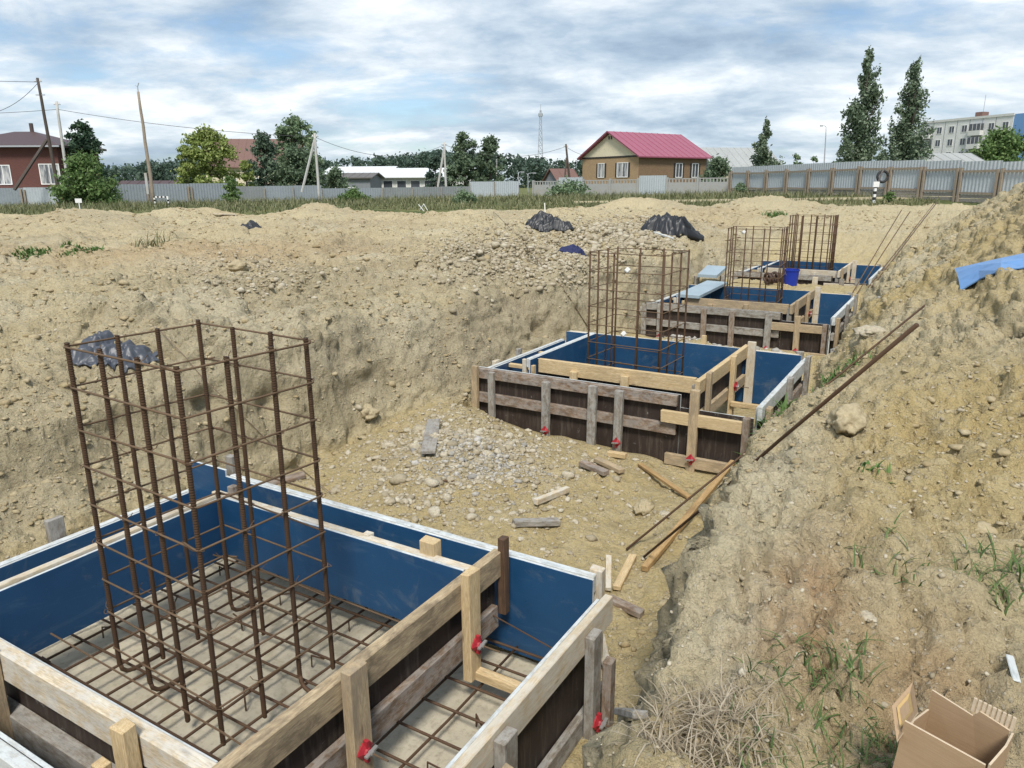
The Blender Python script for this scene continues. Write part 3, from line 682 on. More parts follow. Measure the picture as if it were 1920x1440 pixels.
# --- the other pads
def pad_far(i, label, wood, fresh, posts, seed):
    rnd = random.Random(seed); root = pad_root(i, label); a, b, c, d, top = PADS[i]
    A, B, T = (b - a) / 2, (d - c) / 2, top - FLOOR
    yr = B - .30 - .42                     # where the lower right-hand piece of the near side starts
    panel(root, 'x', -A, -yr, B - .02, -.2, T, 1); panel(root, 'x', -A + .002, -B + .02, -yr - .004, -.2, T - .13, 1)
    panel(root, 'x', A, -B + .02, B - .02, 0, T + .02, -1); panel(root, 'y', -B, -A + .02, A - .02, 0, T - .03, 1); panel(root, 'y', B, -A + .02, A - .02, 0, T - .10, -1)
    # near side: two long rails and the posts nailed over them
    rail_y(root, -yr + .02, B - .06, -A - .037, T - .115, T - .004, .05, wood); rail_y(root, -yr + .02, B - .06, -A - .037, T - .40, T - .29, .05, wood, dz=.01)
    rail_y(root, -B + .10, -yr + .16, -A - .088, T - .27, T - .15, .045, fresh); rail_y(root, -B + .02, -yr + .10, -A - .088, -.06, .05, .045, 'pine_dirty')
    for k, (y, w, m, zt) in enumerate(posts):
        post(root, -A - .090, y, -.16, T + zt, .05, w, m, lean=(0, rnd.uniform(-.01, .01)))
        if k in (1, 2, 4, 5): clamp(root, (-A - .116, y - .005, .05 + rnd.uniform(-.03, .03)), (-1, 0, 0), .04)
    post(root, -A - .06, -B + .07, 0, T - .12, .07, .06, 'weathered_brown')
    # right side
    rail_x(root, -A - .05, A, -B - .038, T - .135, T + .0, .046, 'painted_edge'); rail_x(root, -A, A, -B - .036, .25, .36, .045, wood)
    for x, zt, m in ((-A + .12, -.04, 'pine_dirty'), (-.05, .03, 'weathered'), (A - .18, .06, 'weathered')): post(root, x, -B - .088, 0, T + zt, .10, .05, m)
    # left and far sides
    rail_x(root, -A, A, B + .037, T - .20, T - .09, .045, 'painted_edge'); post(root, .0, B + .085, 0, T - .02, .10, .045, 'weathered'); post(root, -.55, B + .085, 0, T - .06, .10, .045, 'pine_pale')
    rail_y(root, -B + .05, B - .05, A + .037, T - .10, T + .024, .045, 'pine_pale'); post(root, A + .085, -.35, 0, T + .13, .045, .06, 'pine'); post(root, A + .085, -B + .05, 0, T + .05, .05, .09, 'weathered')
    # inner box
    xi0, xi1, yl, yrr, zb, zt = -A + .47, A - .16, B - .52, -B + .68, .24, T + .065
    panel(root, 'x', xi1, yrr, yl + .12, zb, zt, -1); panel(root, 'y', yl, xi0 - .15, xi1 - .02, zb, zt, -1); panel(root, 'y', yrr, xi0, xi1 + .10, zb, zt - .01, 1); panel(root, 'x', xi0, yrr + .02, yl - .02, zb, zt - .01, 1)
    rail_y(root, yrr + .03, yl - .06, xi0 - .038, zt - .155, zt + .004, .05, fresh); rail_y(root, yrr + .03, yl - .06, xi0 - .036, zb, zb + .12, .045, wood)
    for y in (yl - .52, yl - 1.12): post(root, xi0 - .088, y, .1, zt - .035 - rnd.uniform(0, .05), .045, .085, fresh)
    rail_x(root, xi0 - .22, xi1 + .16, yrr - .037, zt - .125, zt + .022, .05, fresh); rail_x(root, xi0 - .1, xi1 + .1, yrr - .035, zb, zb + .12, .045, 'pine_dirty')
    post(root, xi0 + .02, yrr - .088, .05, zt + .07, .075, .05, 'pine_dirty'); post(root, (xi0 + xi1) / 2 + .15, yrr - .09, .05, zt + .05, .085, .055, fresh)
    post(root, xi1 + .12, yrr - .10, .0, zt + .07, .05, .10, 'pine_pale')
    post(root, xi0 - .17, yrr - .01, .1, zt - .03, .06, .07, 'weathered')
    clamp(root, ((xi0 + xi1) / 2 + .15, yrr - .118, .40), (0, -1, 0), .14)
    rail_y(root, yrr - .10, -B + .02, (xi0 + xi1) / 2 + .10, .18, .235, .05, fresh, name='spreader')
    rail_x(root, xi0 - .12, xi1 + .03, yl + .036, zt - .10, zt + .006, .046, 'painted_edge'); post(root, xi0 - .1, yl + .09, .1, zt - .01, .05, .05, 'pine_pale'); post(root, xi0 - .24, yl - .10, .2, zt - .03, .05, .04, 'pine')
    for k in range(2): rail_y(root, yl + .07, B - .015, xi0 + .25 + .75 * k, T - .16, T - .115, .05, 'pine', name='spreader')
    return root
pad_far(1, 'blue plywood footing formwork with fresh yellow inner boards and red clamps along its front', 'weathered_brown', 'pine',
        [(1.50, .075, 'pine_dirty', .03), (1.28, .07, 'weathered', -.02), (.60, .085, 'weathered', -.04), (.07, .09, 'weathered', -.01), (-.22, .085, 'weathered', -.02), (-.99, .09, 'pine_dirty', .09)], 3)
f3 = pad_far(2, 'grey weathered board formwork with a pale panel laid across its left edge', 'weathered', 'pine_dirty',
        [(1.47, .08, 'weathered', -.02), (1.18, .085, 'weathered', -.01), (.42, .085, 'weathered_brown', -.02), (-.04, .085, 'weathered_brown', -.03), (-.60, .10, 'weathered', -.04), (-1.05, .09, 'pine_dirty', -.02)], 5)
f4 = pad_far(3, 'farthest formwork, behind the blue bucket', 'weathered', 'pine_pale',
        [(1.38, .08, 'weathered', -.02), (.75, .10, 'weathered', -.01), (.18, .12, 'pine_pale', -.02), (-.35, .11, 'pine_pale', -.03), (-.9, .10, 'weathered', -.04), (-1.2, .09, 'weathered', -.02)], 9)

# --- lean concrete under the first pad
n_ = 70; gx = np.linspace(-A + .012, A - .012, n_); gy = np.linspace(-B + .012, B - .012, n_)
GX, GY = np.meshgrid(gx, gy, indexing='ij'); f0 = GX.ravel() * 0
zt_ = -.012 + .010 * noise3(GX.ravel(), GY.ravel(), f0, 3, 41) + .006 * noise3(GX.ravel(), GY.ravel() * .4, f0, 16, 42) + .004 * noise3(GX.ravel(), GY.ravel(), f0, 30, 43)
I2 = np.arange(n_ * n_).reshape(n_, n_)
Fb = np.stack([I2[:-1, :-1].ravel(), I2[1:, :-1].ravel(), I2[1:, 1:].ravel(), I2[:-1, 1:].ravel()], 1)
Vb = np.concatenate([np.stack([GX.ravel(), GY.ravel(), zt_], 1), np.stack([GX.ravel(), GY.ravel(), zt_ * 0 - .075], 1)])
edge = list(I2[:, 0]) + list(I2[-1, 1:]) + list(I2[::-1, -1][1:]) + list(I2[0, ::-1][1:-1]); e2 = np.array(edge); en = np.roll(e2, -1)
Fb = np.concatenate([Fb, (Fb + n_ * n_)[:, ::-1], np.stack([e2, e2 + n_ * n_, en + n_ * n_, en], 1)])
slab = obj('concrete_slab', fast_mesh('concrete_slab', Vb, Fb, 'blinding', True), None, p1.location, (0, 0, TH))
tag(slab, 'rough pale concrete floor under the rebar mesh of the open formwork', 'concrete floor')

# --- bottom reinforcement mesh
rm = empty('rebar_mesh', p1.location, TH); tag(rm, 'rusty square rebar mesh laid on the concrete floor of the formwork', 'rebar mesh')
def straight_bar(L, r, seed):
    rr = random.Random(seed); b = MB(); b.tube([(-L / 2, 0, 0), (-L / 6, rr.uniform(-.006, .006), rr.uniform(-.003, .003)), (L / 6, rr.uniform(-.006, .006), rr.uniform(-.003, .003)), (L / 2, 0, 0)], r, 6)
    return pymesh('bar', b.v, b.f, 'rebar', smooth=True)
MX = [straight_bar(2 * A - .10, .0075, k) for k in range(4)]; MY = [straight_bar(2 * B - .10, .0075, 9 + k) for k in range(4)]
k = 0; y = -B + .13
while y < B - .08: obj('bar', MX[k % 4], rm, (random.uniform(-.01, .01), y + random.uniform(-.008, .008), .075), (0, 0, R(random.uniform(-.5, .5)))); y += .2; k += 1
x = -A + .09
while x < A - .05: obj('bar', MY[k % 4], rm, (x + random.uniform(-.008, .008), random.uniform(-.01, .01), .0885), (0, 0, R(90 + random.uniform(-.4, .4)))); x += .2; k += 1
lb_ = MB(); lb_.tube([(-.03, 0, 0), (-.028, 0, .072), (.06, .01, .075)], .005, 5); lm = pymesh('spacer_leg', lb_.v, lb_.f, 'rebar')
for xx in (-.85, -.4, 0., .4, .8):
    for yy in (-1.3, -.75, -.2, .4, 1.0, 1.45): obj('spacer_leg', lm, rm, (xx + random.uniform(-.08, .08), yy + random.uniform(-.08, .08), 0), (0, 0, random.uniform(0, 6)))

# --- column cages
def ribbed_bar(z0, z1, r, pitch, hook=None):
    zs, rs = [], []; z = z0
    while z < z1:
        zs += [z, z + .45 * pitch, z + .55 * pitch]; rs += [r * .90, r * .90, r * 1.12]; z += pitch
    n = 8; V = []; F = []
    for q, rr in zip(zs, rs):
        for k in range(n): V.append((rr * math.cos(2 * math.pi * k / n), rr * math.sin(2 * math.pi * k / n), q + .25 * pitch * math.sin(2 * math.pi * k / n)))
    for i in range(len(zs) - 1):
        for k in range(n): F.append([i * n + k, i * n + (k + 1) % n, (i + 1) * n + (k + 1) % n, (i + 1) * n + k])
    F.append([(len(zs) - 1) * n + k for k in range(n)]); b = MB(); b.add(V, F)
    if hook:
        pts = [(0, 0, z0 + .01)] + [(.07 - .07 * math.cos(a), 0, z0 - .07 * math.sin(a)) for a in (.5, 1.0, 1.57)] + [(.22, 0, z0 - .07)]; b.tube(pts, r * .95, 8)
    return pymesh('bar', b.v, b.f, 'rebar', smooth=True)
def cage(loc, yaw, sx, sy, top, z0, nx_, ny_, r, spacing, label, ribbed, lean=(0, 0), extra=0, white=None):
    root = empty('rebar_cage', loc, yaw); root.rotation_euler = (R(lean[0]), R(lean[1]), yaw)
    tag(root, label, 'rebar cage', 'column rebar cages standing in the formworks')
    if ribbed: me = ribbed_bar(z0, top + .015, r, .012); meh = ribbed_bar(z0 + .10, top + .015, r, .012, True)
    else:
        b = MB(); b.tube([(0, 0, z0), (0, 0, top + .015)], r, 6); me = meh = pymesh('bar', b.v, b.f, 'rebar', smooth=True)
    pts = []
    for i in range(nx_): pts += [(-sx / 2 + sx * i / (nx_ - 1), -sy / 2), (-sx / 2 + sx * i / (nx_ - 1), sy / 2)]
    for j in range(1, ny_ - 1): pts += [(-sx / 2, -sy / 2 + sy * j / (ny_ - 1)), (sx / 2, -sy / 2 + sy * j / (ny_ - 1))]
    for i, (x, y) in enumerate(pts):
        hk = ribbed and i % 3 == 1
        obj('bar', meh if hk else me, root, (x + random.uniform(-.005, .005), y + random.uniform(-.005, .005), random.uniform(-.006, .006)), (R(random.uniform(-.25, .25)), R(random.uniform(-.25, .25)), random.choice((0, 1.57, 3.14, -1.57)) if hk else random.uniform(0, 6)))
    for k in range(extra):
        x, y = random.choice(pts); obj('bar', me, root, (x + random.choice((-.045, .045)), y + .02, random.uniform(-.03, .02)))
    sr = .0052; hx, hy = sx / 2 + r + sr * .6, sy / 2 + r + sr * .6; c = .018; shapes = []
    for q in range(3):
        j = lambda: random.uniform(-.006, .006)
        P = [(-hx, -hy + c), (-hx, hy - c), (-hx + c, hy), (hx - c, hy), (hx, hy - c), (hx, -hy + c), (hx - c, -hy), (-hx + c, -hy), (-hx, -hy + c), (-hx - .004, -hy + .10)]
        b = MB(); b.tube([(x, y, j() + (.012 if n == 9 else 0)) for n, (x, y) in enumerate(P)], sr, 6); shapes.append(pymesh('stirrup', b.v, b.f, 'rebar_light', smooth=True))
    z = top; k = 0
    while z > z0 + .08: obj('stirrup', shapes[k % 3], root, (0, 0, z), (R(random.uniform(-.5, .5)), R(random.uniform(-.5, .5)), math.pi * (k % 2))); z -= spacing; k += 1
    if ribbed:
        tw_ = MB(); tw_.tube([(.012 * math.cos(t_) * 1.5, .02 * math.sin(t_), .006 * math.sin(2 * t_)) for t_ in np.linspace(0, 6.3, 9)], .0018, 4); tw_.tube([(.018, 0, 0), (.035, .01, .012), (.05, .005, .03)], .0018, 4)
        tme = pymesh('tie_wire', tw_.v, tw_.f, 'rebar_light')
        for i, (x, y) in enumerate(pts):
            for k2 in range(i % 2, k, 2): obj('tie_wire', tme, root, (x * 1.02, y * 1.02, top - spacing * k2), (0, 0, random.uniform(0, 6.28)))
    for x, y, z in (white or []):
        V, F = cbox(.055, .05, .055, .008); obj('spacer_block', pymesh('spacer_block', V, F, 'white_block'), root, (x, y, z), (R(45), R(20), R(30)))
    return root
q = Vector((-1.532, 3.469, FLOOR))
cage(q, R(56.4), .689, .871, 1.877, .06, 4, 4, .0122, .2, 'thick ribbed rebar cage rising from the formwork floor with the mesh', True)
cc = uv2w(7.92, -3.06, FLOOR); cage(cc, R(57), .70, .87, 1.87, .05, 4, 4, .0108, .2, 'tall rusty rebar cage in the formwork with fresh yellow boards', False, white=[(-.36, -.02, 1.70), (-.36, .0, 1.0)])
cc = uv2w(13.35, -3.02, FLOOR); cage(cc, R(63), .70, .87, 1.855, .05, 4, 4, .0108, .2, 'rusty rebar cage beside the pale panel, inside the grey board formwork', False, white=[(-.36, .18, 1.8)])
cc = uv2w(18.85, -3.02, FLOOR); cage(cc, R(55), .70, .90, 1.86, .05, 4, 4, .014, .2, 'farthest rebar cage, its bars doubled, behind the blue bucket', False, extra=7)

# ------------------------------------------------------------------ loose timber, rods, things lying about
def lying(name, label, cat, a, b, w, t, mat, group=None, lift=0.0, flat_=True):
    """a board lying on the ground between two picture points"""
    p, q = hit(*a), hit(*b); p = p + Vector((0, 0, t / 2 + .004 + lift)); q = q + Vector((0, 0, t / 2 + .004 + lift))
    up_ = max([0.] + [gz(m.x, m.y) - (m.z - t / 2) for m in (p.lerp(q, k / 8) for k in range(9))]) * .75
    p.z += up_; q.z += up_
    o = plank(name, p, q, t, w, mat, None, jit=.002); tag(o, label, cat, group); return o
G = 'offcuts lying on the trench floor'
lying('board', 'short wide grey board lying flat on the gravel mound', 'board', (803, 862), (814, 800), .13, .03, 'weathered', G)
lying('offcut', 'dark brown offcut lying beside a lighter crossed one', 'offcut', (1090, 877), (1137, 897), .075, .045, 'weathered_brown', G)
lying('offcut', 'light offcut with a dark end leaning on the dark brown one', 'offcut', (1118, 870), (1166, 893), .07, .04, 'pine_dirty', G, .02)
lying('batten', 'thin orange batten lying towards the long leaning beam', 'batten', (1199, 874), (1292, 937), .045, .03, 'orange_pine', G)
lying('offcut', 'pale square offcut lying on its own in the middle of the trench', 'offcut', (1004, 953), (1064, 928), .045, .05, 'pine_pale', G)
lying('offcut', 'short offcut with grey top and pale front beside the sand hummock', 'offcut', (963, 986), (1048, 984), .07, .045, 'weathered', G)
lying('offcut', 'narrow pale offcut, one of a pair by the formwork corner', 'offcut', (1141, 1051), (1140, 1113), .038, .03, 'pine_pale', G)
lying('offcut', 'wider pale offcut slanting beside the narrow one', 'offcut', (1187, 1049), (1156, 1110), .055, .035, 'pine', G)
lying('offcut', 'brownish offcut at the foot of the steep bank', 'offcut', (1140, 1128), (1204, 1158), .065, .04, 'weathered_brown', G)
lying('offcut', 'pale offcut standing against the outer side of the formwork', 'offcut', (1125, 1200), (1138, 1262), .05, .025, 'pine_pale', G, .02)
lying('offcut', 'small grey offcut near the dry grass clump', 'offcut', (1163, 1340), (1200, 1349), .05, .025, 'weathered', G)
lying('offcut', 'yellow offcut half sunk in front of the red clamps', 'offcut', (1140, 855), (1174, 860), .06, .05, 'pine', G)
lying('board', 'pale board lying at the foot of the left bank', 'board', (500, 912), (572, 893), .13, .03, 'weathered_brown', G)
lying('stick', 'thin white wooden lath on the upper clay ground', 'stick', (1892, 1233), (1906, 1282), .022, .008, 'painted_edge')
lying('stick', 'dark thin stick lying on the gravel mound', 'stick', (824, 903), (852, 904), .015, .012, 'dark_wood')
def leaning(name, label, cat, a, b, r=None, w=.0, t=.0, mat='rebar', lift=.02, group=None):
    p, q = hit(*a), hit(*b); p = p + Vector((0, 0, lift)); q = q + Vector((0, 0, lift))
    far_ = q.copy()                      # its upper end overhangs: it comes forward until the rod clears the bank it rests on
    for step in range(60):
        q = CAMP + (far_ - CAMP) * (1 - .01 * step)
        if all(gz(m.x, m.y) + .012 < m.z for m in (p.lerp(q, k / 60) for k in range(4, 61))): break
    if r: b_ = MB(); b_.tube([p, p.lerp(q, .33) + Vector((.006, 0, 0)), p.lerp(q, .66) + Vector((0, .005, .004)), q], r, 6); o = b_.build(name, mat, smooth=True)
    else: o = plank(name, p, q, t, w, mat)
    return tag(o, label, cat, group)
leaning('timber_beam', 'long orange-brown beam leaning from the trench floor against the bank', 'beam', (1208, 1074), (1374, 872), None, .05, .045, 'orange_pine', .03)
GR = 'rebar rods leaning on the right bank'
leaning('rebar_rod', 'upper of two long rods running from the trench floor up the bank', 'rod', (1174, 1035), (1733, 577), .0085, group=GR)
leaning('rebar_rod', 'lower of two long rods running from the trench floor up the bank', 'rod', (1207, 1049), (1719, 613), .0085, group=GR)
leaning('rebar_rod', 'rod ending in the air above the grey board formwork', 'rod', (1540, 648), (1690, 395), .011, mat='rebar_light', group=GR)
leaning('rebar_rod', 'slanting rod alongside the one ending above the grey board formwork', 'rod', (1552, 636), (1706, 398), .011, mat='rebar_light', group=GR)
leaning('rebar_rod', 'shorter one of the close pair of rods resting on the heap by the farthest formwork', 'rod', (1628, 540), (1750, 384), .013, mat='rebar_light', group=GR)
leaning('rebar_rod', 'longer one of the close pair of rods resting on the heap by the farthest formwork', 'rod', (1634, 540), (1757, 380), .013, mat='rebar_light', group=GR)
def rope(label, pts, r):
    P = [hit(*p) + Vector((0, 0, .03)) for p in pts]; b = MB(); b.tube(P, r, 5); tag(b.build('rope', 'rope', smooth=True), label, 'rope')
rope('thin brown cord running down the left bank to the yellow board formwork', [(925, 398), (958, 432), (985, 462), (1020, 505), (1045, 530), (1070, 565), (1095, 605), (1106, 622)], .009)
rope('thin brown cord hanging down the bank behind the ribbed rebar cage', [(302, 628), (345, 672), (385, 720), (440, 770), (500, 830), (560, 880), (620, 930)], .004)
# stakes and tripod near the grass
b = MB(); p = hit(795, 396); b.bar(p, p + Vector((-.30, 0, .38)), .04, .04); b.bar(p + Vector((.22, .1, 0)), p + Vector((-.02, .05, .42)), .04, .04); b.bar(p + Vector((-.30, .3, 0)), p + Vector((-.02, .02, .36)), .035, .035)
tag(b.build('survey_tripod', 'paint_white'), 'small white wooden stake tripod on the far sand edge', 'stakes')
p = hit(1022, 398); b = MB(); b.bar(p, p + Vector((-.02, 0, .38)), .05, .04); tag(b.build('stake', 'paint_white'), 'short white stake beyond the black tarps', 'stake')

# small far board
lying('board', 'long thin pale board lying at the grass edge', 'board', (400, 403), (440, 404), .2, .05, 'pine_pale')

# black tarps: crumpled sheets lying over mounds
def tarp(name, label, px_, py_, w, d, h, mat, seed, rz=0., folds=1., tail=0.):
    c = hit(px_, py_); n = 84; a = np.linspace(-1, 1, n); S, T = np.meshgrid(a, a, indexing='ij'); S, T = S.ravel(), T.ravel(); z0 = S * 0 + seed * 3.7
    edge = 1 + .28 * noise3(np.cos(np.arctan2(T, S)), np.sin(np.arctan2(T, S)), z0, 1.6, seed) + .12 * noise3(np.cos(np.arctan2(T, S)), np.sin(np.arctan2(T, S)), z0, 5, seed + 1)
    rr = np.maximum(np.abs(S), np.abs(T)); k = np.hypot(S, T); sq = np.where(k > 0, rr / np.maximum(k, 1e-6), 1)
    x, y = S * sq * w / 2 * edge, T * sq * d / 2 * edge
    if tail: x = x + np.where((x > w * .22) & (np.abs(y) < d * .2), (x - w * .22) * tail, 0)
    dome = np.clip(1 - rr ** 2.2, 0, 1) ** .7
    fx, fy = x + .10 * noise3(x, y, z0, 4, seed + 2), y + .10 * noise3(x, y, z0, 4, seed + 3)
    ga, gb = fx * .9 + fy * .5, -fx * .5 + fy * .9
    cr = (1 - np.abs(noise3(ga * .55, gb * 1.7, z0, 4.6 / w, seed + 4)) * 2) * .50 + (1 - 2 * np.abs(noise3(ga * .5 + .3 * gb, gb * 1.6, z0, 10 / w, seed + 5))) * .32 + (1 - 2 * np.abs(noise3(ga * .6, gb * 1.4, z0, 19 / w, seed + 6))) * .12
    zz_ = h * dome * (.75 + .35 * noise3(x, y, z0, 1.8 / w, seed + 7)) + folds * .11 * w * cr * (.35 + .65 * dome)
    cs, sn = math.cos(rz), math.sin(rz); wx, wy = c.x + x * cs - y * sn, c.y + x * sn + y * cs
    gzv = np.array([gz(float(i), float(j)) for i, j in zip(wx, wy)])
    zz_ = np.maximum(zz_, .012) + gzv + .008
    I3 = np.arange(n * n).reshape(n, n); F = np.stack([I3[:-1, :-1].ravel(), I3[1:, :-1].ravel(), I3[1:, 1:].ravel(), I3[:-1, 1:].ravel()], 1)
    o = obj(name, fast_mesh(name, np.stack([wx - c.x, wy - c.y, zz_ - c.z], 1), F, mat, True), None, c)
    sd = o.modifiers.new('thick', 'SOLIDIFY'); sd.thickness = .006; sd.offset = 1
    return tag(o, label, 'tarp')
tarp('tarp', 'grey-black plastic sheet crumpled on the bank behind the ribbed rebar cage', 214, 668, .66, .44, .045, 'tarp_grey', 3, .1, .8)
tarp('tarp', 'black plastic sheet heaped on the stony mound above the navy cloth', 1030, 432, 1.2, .8, .36, 'tarp_black', 5, -.2, 1.25)
tarp('tarp', 'black plastic heap trailing a pointed tail towards the farthest cages', 1245, 436, 1.1, .95, .70, 'tarp_black', 8, .0, 1.2, 1.3)
tarp('cloth', 'navy blue cloth lying at the edge of the left bank', 1073, 474, .52, .26, .09, 'cloth_navy', 11, .1, .7)
tarp('tarp', 'small scrap of black plastic half buried in the far sand', 465, 428, .9, .6, .12, 'tarp_black', 14, .1, .6)
lying('batten', 'white batten sticking out under the black heap with the tail', 'batten', (1226, 440), (1262, 452), .06, .04, 'painted_edge')

# blue metal sheet on the heap
top = [(1788, 512), (1830, 503), (1875, 493), (1920, 484), (1990, 476)]; bot = [(1800, 548), (1835, 527), (1875, 511), (1920, 505), (1990, 500)]
V = []; F = []
for i, (a, b_) in enumerate(zip(top, bot)):
    p, q_ = hit(*a), hit(*b_)
    for k in range(4): V.append(p.lerp(q_, k / 3) + Vector((0, 0, .05 + (.03 if k in (1, 2) else 0) - .01 * k)))
for i in range(len(top) - 1):
    for k in range(3): F.append([i * 4 + k, i * 4 + k + 1, (i + 1) * 4 + k + 1, (i + 1) * 4 + k])
o = obj('metal_sheet', pymesh('metal_sheet', V, F, 'sheet_blue')); sd = o.modifiers.new('thick', 'SOLIDIFY'); sd.thickness = .012
tag(o, 'bright blue painted metal sheet lying on the sandy heap', 'metal sheet')

# bucket, cable reel and panels between the far pads
p = drop(*uv2w(16.2, -2.93).xy); r0 = empty('bucket', p); tag(r0, 'bright blue plastic bucket standing between the far formworks', 'bucket')
b = MB(); b.lathe([(.0, 0), (.125, 0), (.15, .30), (.162, .30), (.162, .33), (.148, .33), (.122, .02), (0, .02)], 20); b.build('body', 'bucket_blue', r0, smooth=False)
b = MB(); b.tube([(.163 * math.cos(t_), .163 * math.sin(t_) * .4 - .10, .29 - .12 * math.sin(t_)) for t_ in np.linspace(0, math.pi, 10)], .005, 5); b.build('handle', 'zinc', r0)
p = drop(*uv2w(16.35, -3.32).xy, .0); r0 = empty('cable_reel', p, R(20)); tag(r0, 'dark brown wire coil lying beside the blue bucket', 'wire coil')
for k, (zc_, rr) in enumerate(((.11, .10), (.11, .085), (.115, .11), (.105, .095))):
    b = MB(); xo = -.14 + .09 * k
    b.tube([(xo + .012 * math.sin(5 * t_), (rr + .01 * math.sin(3 * t_ + k)) * math.cos(t_), zc_ + rr * math.sin(t_)) for t_ in np.linspace(0, 2 * math.pi, 22)], .028, 7); b.build('loop', 'steel_reel', r0, smooth=True)
def sheet_on(label, corners, z, th=.03, mat='sheet_greyblue', tilt=(0, 0)):
    c = [uv2w(u_q, v_q, z + tz) for (u_q, v_q), tz in zip(corners, (0, 0, tilt[0], tilt[0]))]
    V = c + [q + Vector((0, 0, th)) for q in c]; o = obj('plywood_panel', pymesh('plywood_panel', V, [[3, 2, 1, 0], [4, 5, 6, 7], [0, 1, 5, 4], [1, 2, 6, 5], [2, 3, 7, 6], [3, 0, 4, 7]], mat))
    tag(o, label, 'panel')
sheet_on('long pale blue panel laid across the edge of the grey board formwork', [(12.50, -4.13), (12.50, -3.72), (14.55, -3.80), (14.62, -4.22)], -.40, .05)
sheet_on('short pale panel propped behind the long pale blue panel', [(15.3, -4.62), (15.3, -4.22), (16.35, -4.3), (16.4, -4.75)], -.38, .06, 'sheet_greyblue', (.08, 0))
b = MB(); c_ = drop(*uv2w(15.75, -4.45).xy); 
for k, dx in enumerate((-.35, .2)): plankp = plank('support_block', c_ + Vector((dx, -.12, -.05)), c_ + Vector((dx, -.12, max(.08, -.38 - c_.z))), .10, .10, 'weathered', None, up=(1, 0, 0)); tag(plankp, ('rough timber block under the short pale panel, on its bank side', 'rough timber block under the short pale panel, on its rebar cage side')[k], 'timber block', 'blocks under the short pale panel')

# cardboard box
def carton():
    FL_, FR_, BR_, BL_ = (at_z(*p_, .19) for p_ in ((1718, 1337), (1877, 1413), (1852, 1346), (1716, 1281)))
    c = (FL_ + FR_ + BR_ + BL_) / 4; ex = ((FR_ - FL_) + (BR_ - BL_)); ex.z = 0; Lx = ex.length / 2; rz = math.atan2(ex.y, ex.x)
    Ly = .155; g0 = min(gz(c.x + .05, c.y), gz(c.x - .05, c.y), gz(c.x, c.y)) - .0; Hh = .19 - g0
    root = empty('cardboard_box', (c.x, c.y, g0), rz); root.rotation_euler = (R(4), R(3), rz)
    tag(root, 'torn open brown cardboard box lying on the clay ground', 'box'); t = .005
    def sheet(name, pts, mat='cardboard', nrm=None):
        P = [Vector(q_) for q_ in pts]; n_v = (P[1] - P[0]).cross(P[2] - P[0]).normalized() * t; nn = len(P)
        V = P + [q_ + n_v for q_ in P]; F = [list(range(nn))[::-1], list(range(nn, 2 * nn))] + [[i, (i + 1) % nn, (i + 1) % nn + nn, i + nn] for i in range(nn)]
        return obj(name, pymesh(name, V, F, [mat, 'cardboard_edge'], [0, 0] + [1] * nn), root)
    hx, hy = Lx / 2, Ly / 2
    sheet('wall', [(-hx, -hy, 0), (hx, -hy, 0), (hx + .004, -hy - .012, Hh * .5), (hx, -hy - .004, Hh), (-hx, -hy - .004, Hh), (-hx - .004, -hy - .014, Hh * .5)])
    sheet('wall', [(-hx, hy, 0), (hx, hy, 0), (hx, hy + .01, Hh * .97), (hx * .25, hy + .012, Hh * 1.0), (hx * .1, hy + .012, Hh * .93), (-hx, hy + .01, Hh * .98)])
    sheet('wall', [(hx, -hy, 0), (hx, hy, 0), (hx + .006, hy, Hh * .98), (hx + .012, 0, Hh * 1.03), (hx + .004, -hy, Hh)])
    sheet('wall', [(-hx, -hy, 0), (-hx, hy, 0), (-hx, hy, Hh * .8), (-hx - .008, 0, Hh * .82), (-hx, -hy, Hh * .8)])
    sheet('bottom', [(-hx, -hy, .002), (hx, -hy, .002), (hx, hy, .002), (-hx, hy, .002)])
    bpy.context.view_layer.update(); inv = root.matrix_world.inverted(); loc_ = lambda px_, py_, Y_: inv @ at_y(px_, py_, Y_)
    a1_, a2_, a3_, a4_ = loc_(1712, 1281, BL_.y - .004), loc_(1722, 1337, FL_.y - .004), loc_(1682, 1392, FL_.y - .035), loc_(1673, 1326, BL_.y - .055)
    fl = sheet('flap', [a1_, a4_, a3_, a2_])
    cf = (a1_ + a2_ + a3_ + a4_) / 4; nf = (a4_ - a1_).cross(a3_ - a1_).normalized(); tp = MB()
    tp.add([cf + (q_ - cf) * .62 + nf * .0062 for q_ in (a1_, a4_, a3_, a2_)], [[0, 1, 2, 3]]); tp.build('tape', 'tape', fl)
    tn = MB()
    for k in range(9): tn.tube([(hx * .05 + .011 * k, hy + .012, Hh * .96), (hx * .05 + .011 * k, hy + .020, Hh * 1.07)], .005, 5)
    tn.build('torn_edge', 'cardboard_edge', root)
    sheet('inner_flap', [(-hx * .3, -hy + .02, Hh * .45), (-hx * .05, -hy + .03, Hh * .47), (-hx * .1, hy * .2, Hh * .5), (-hx * .35, hy * .1, Hh * .5)])
carton()

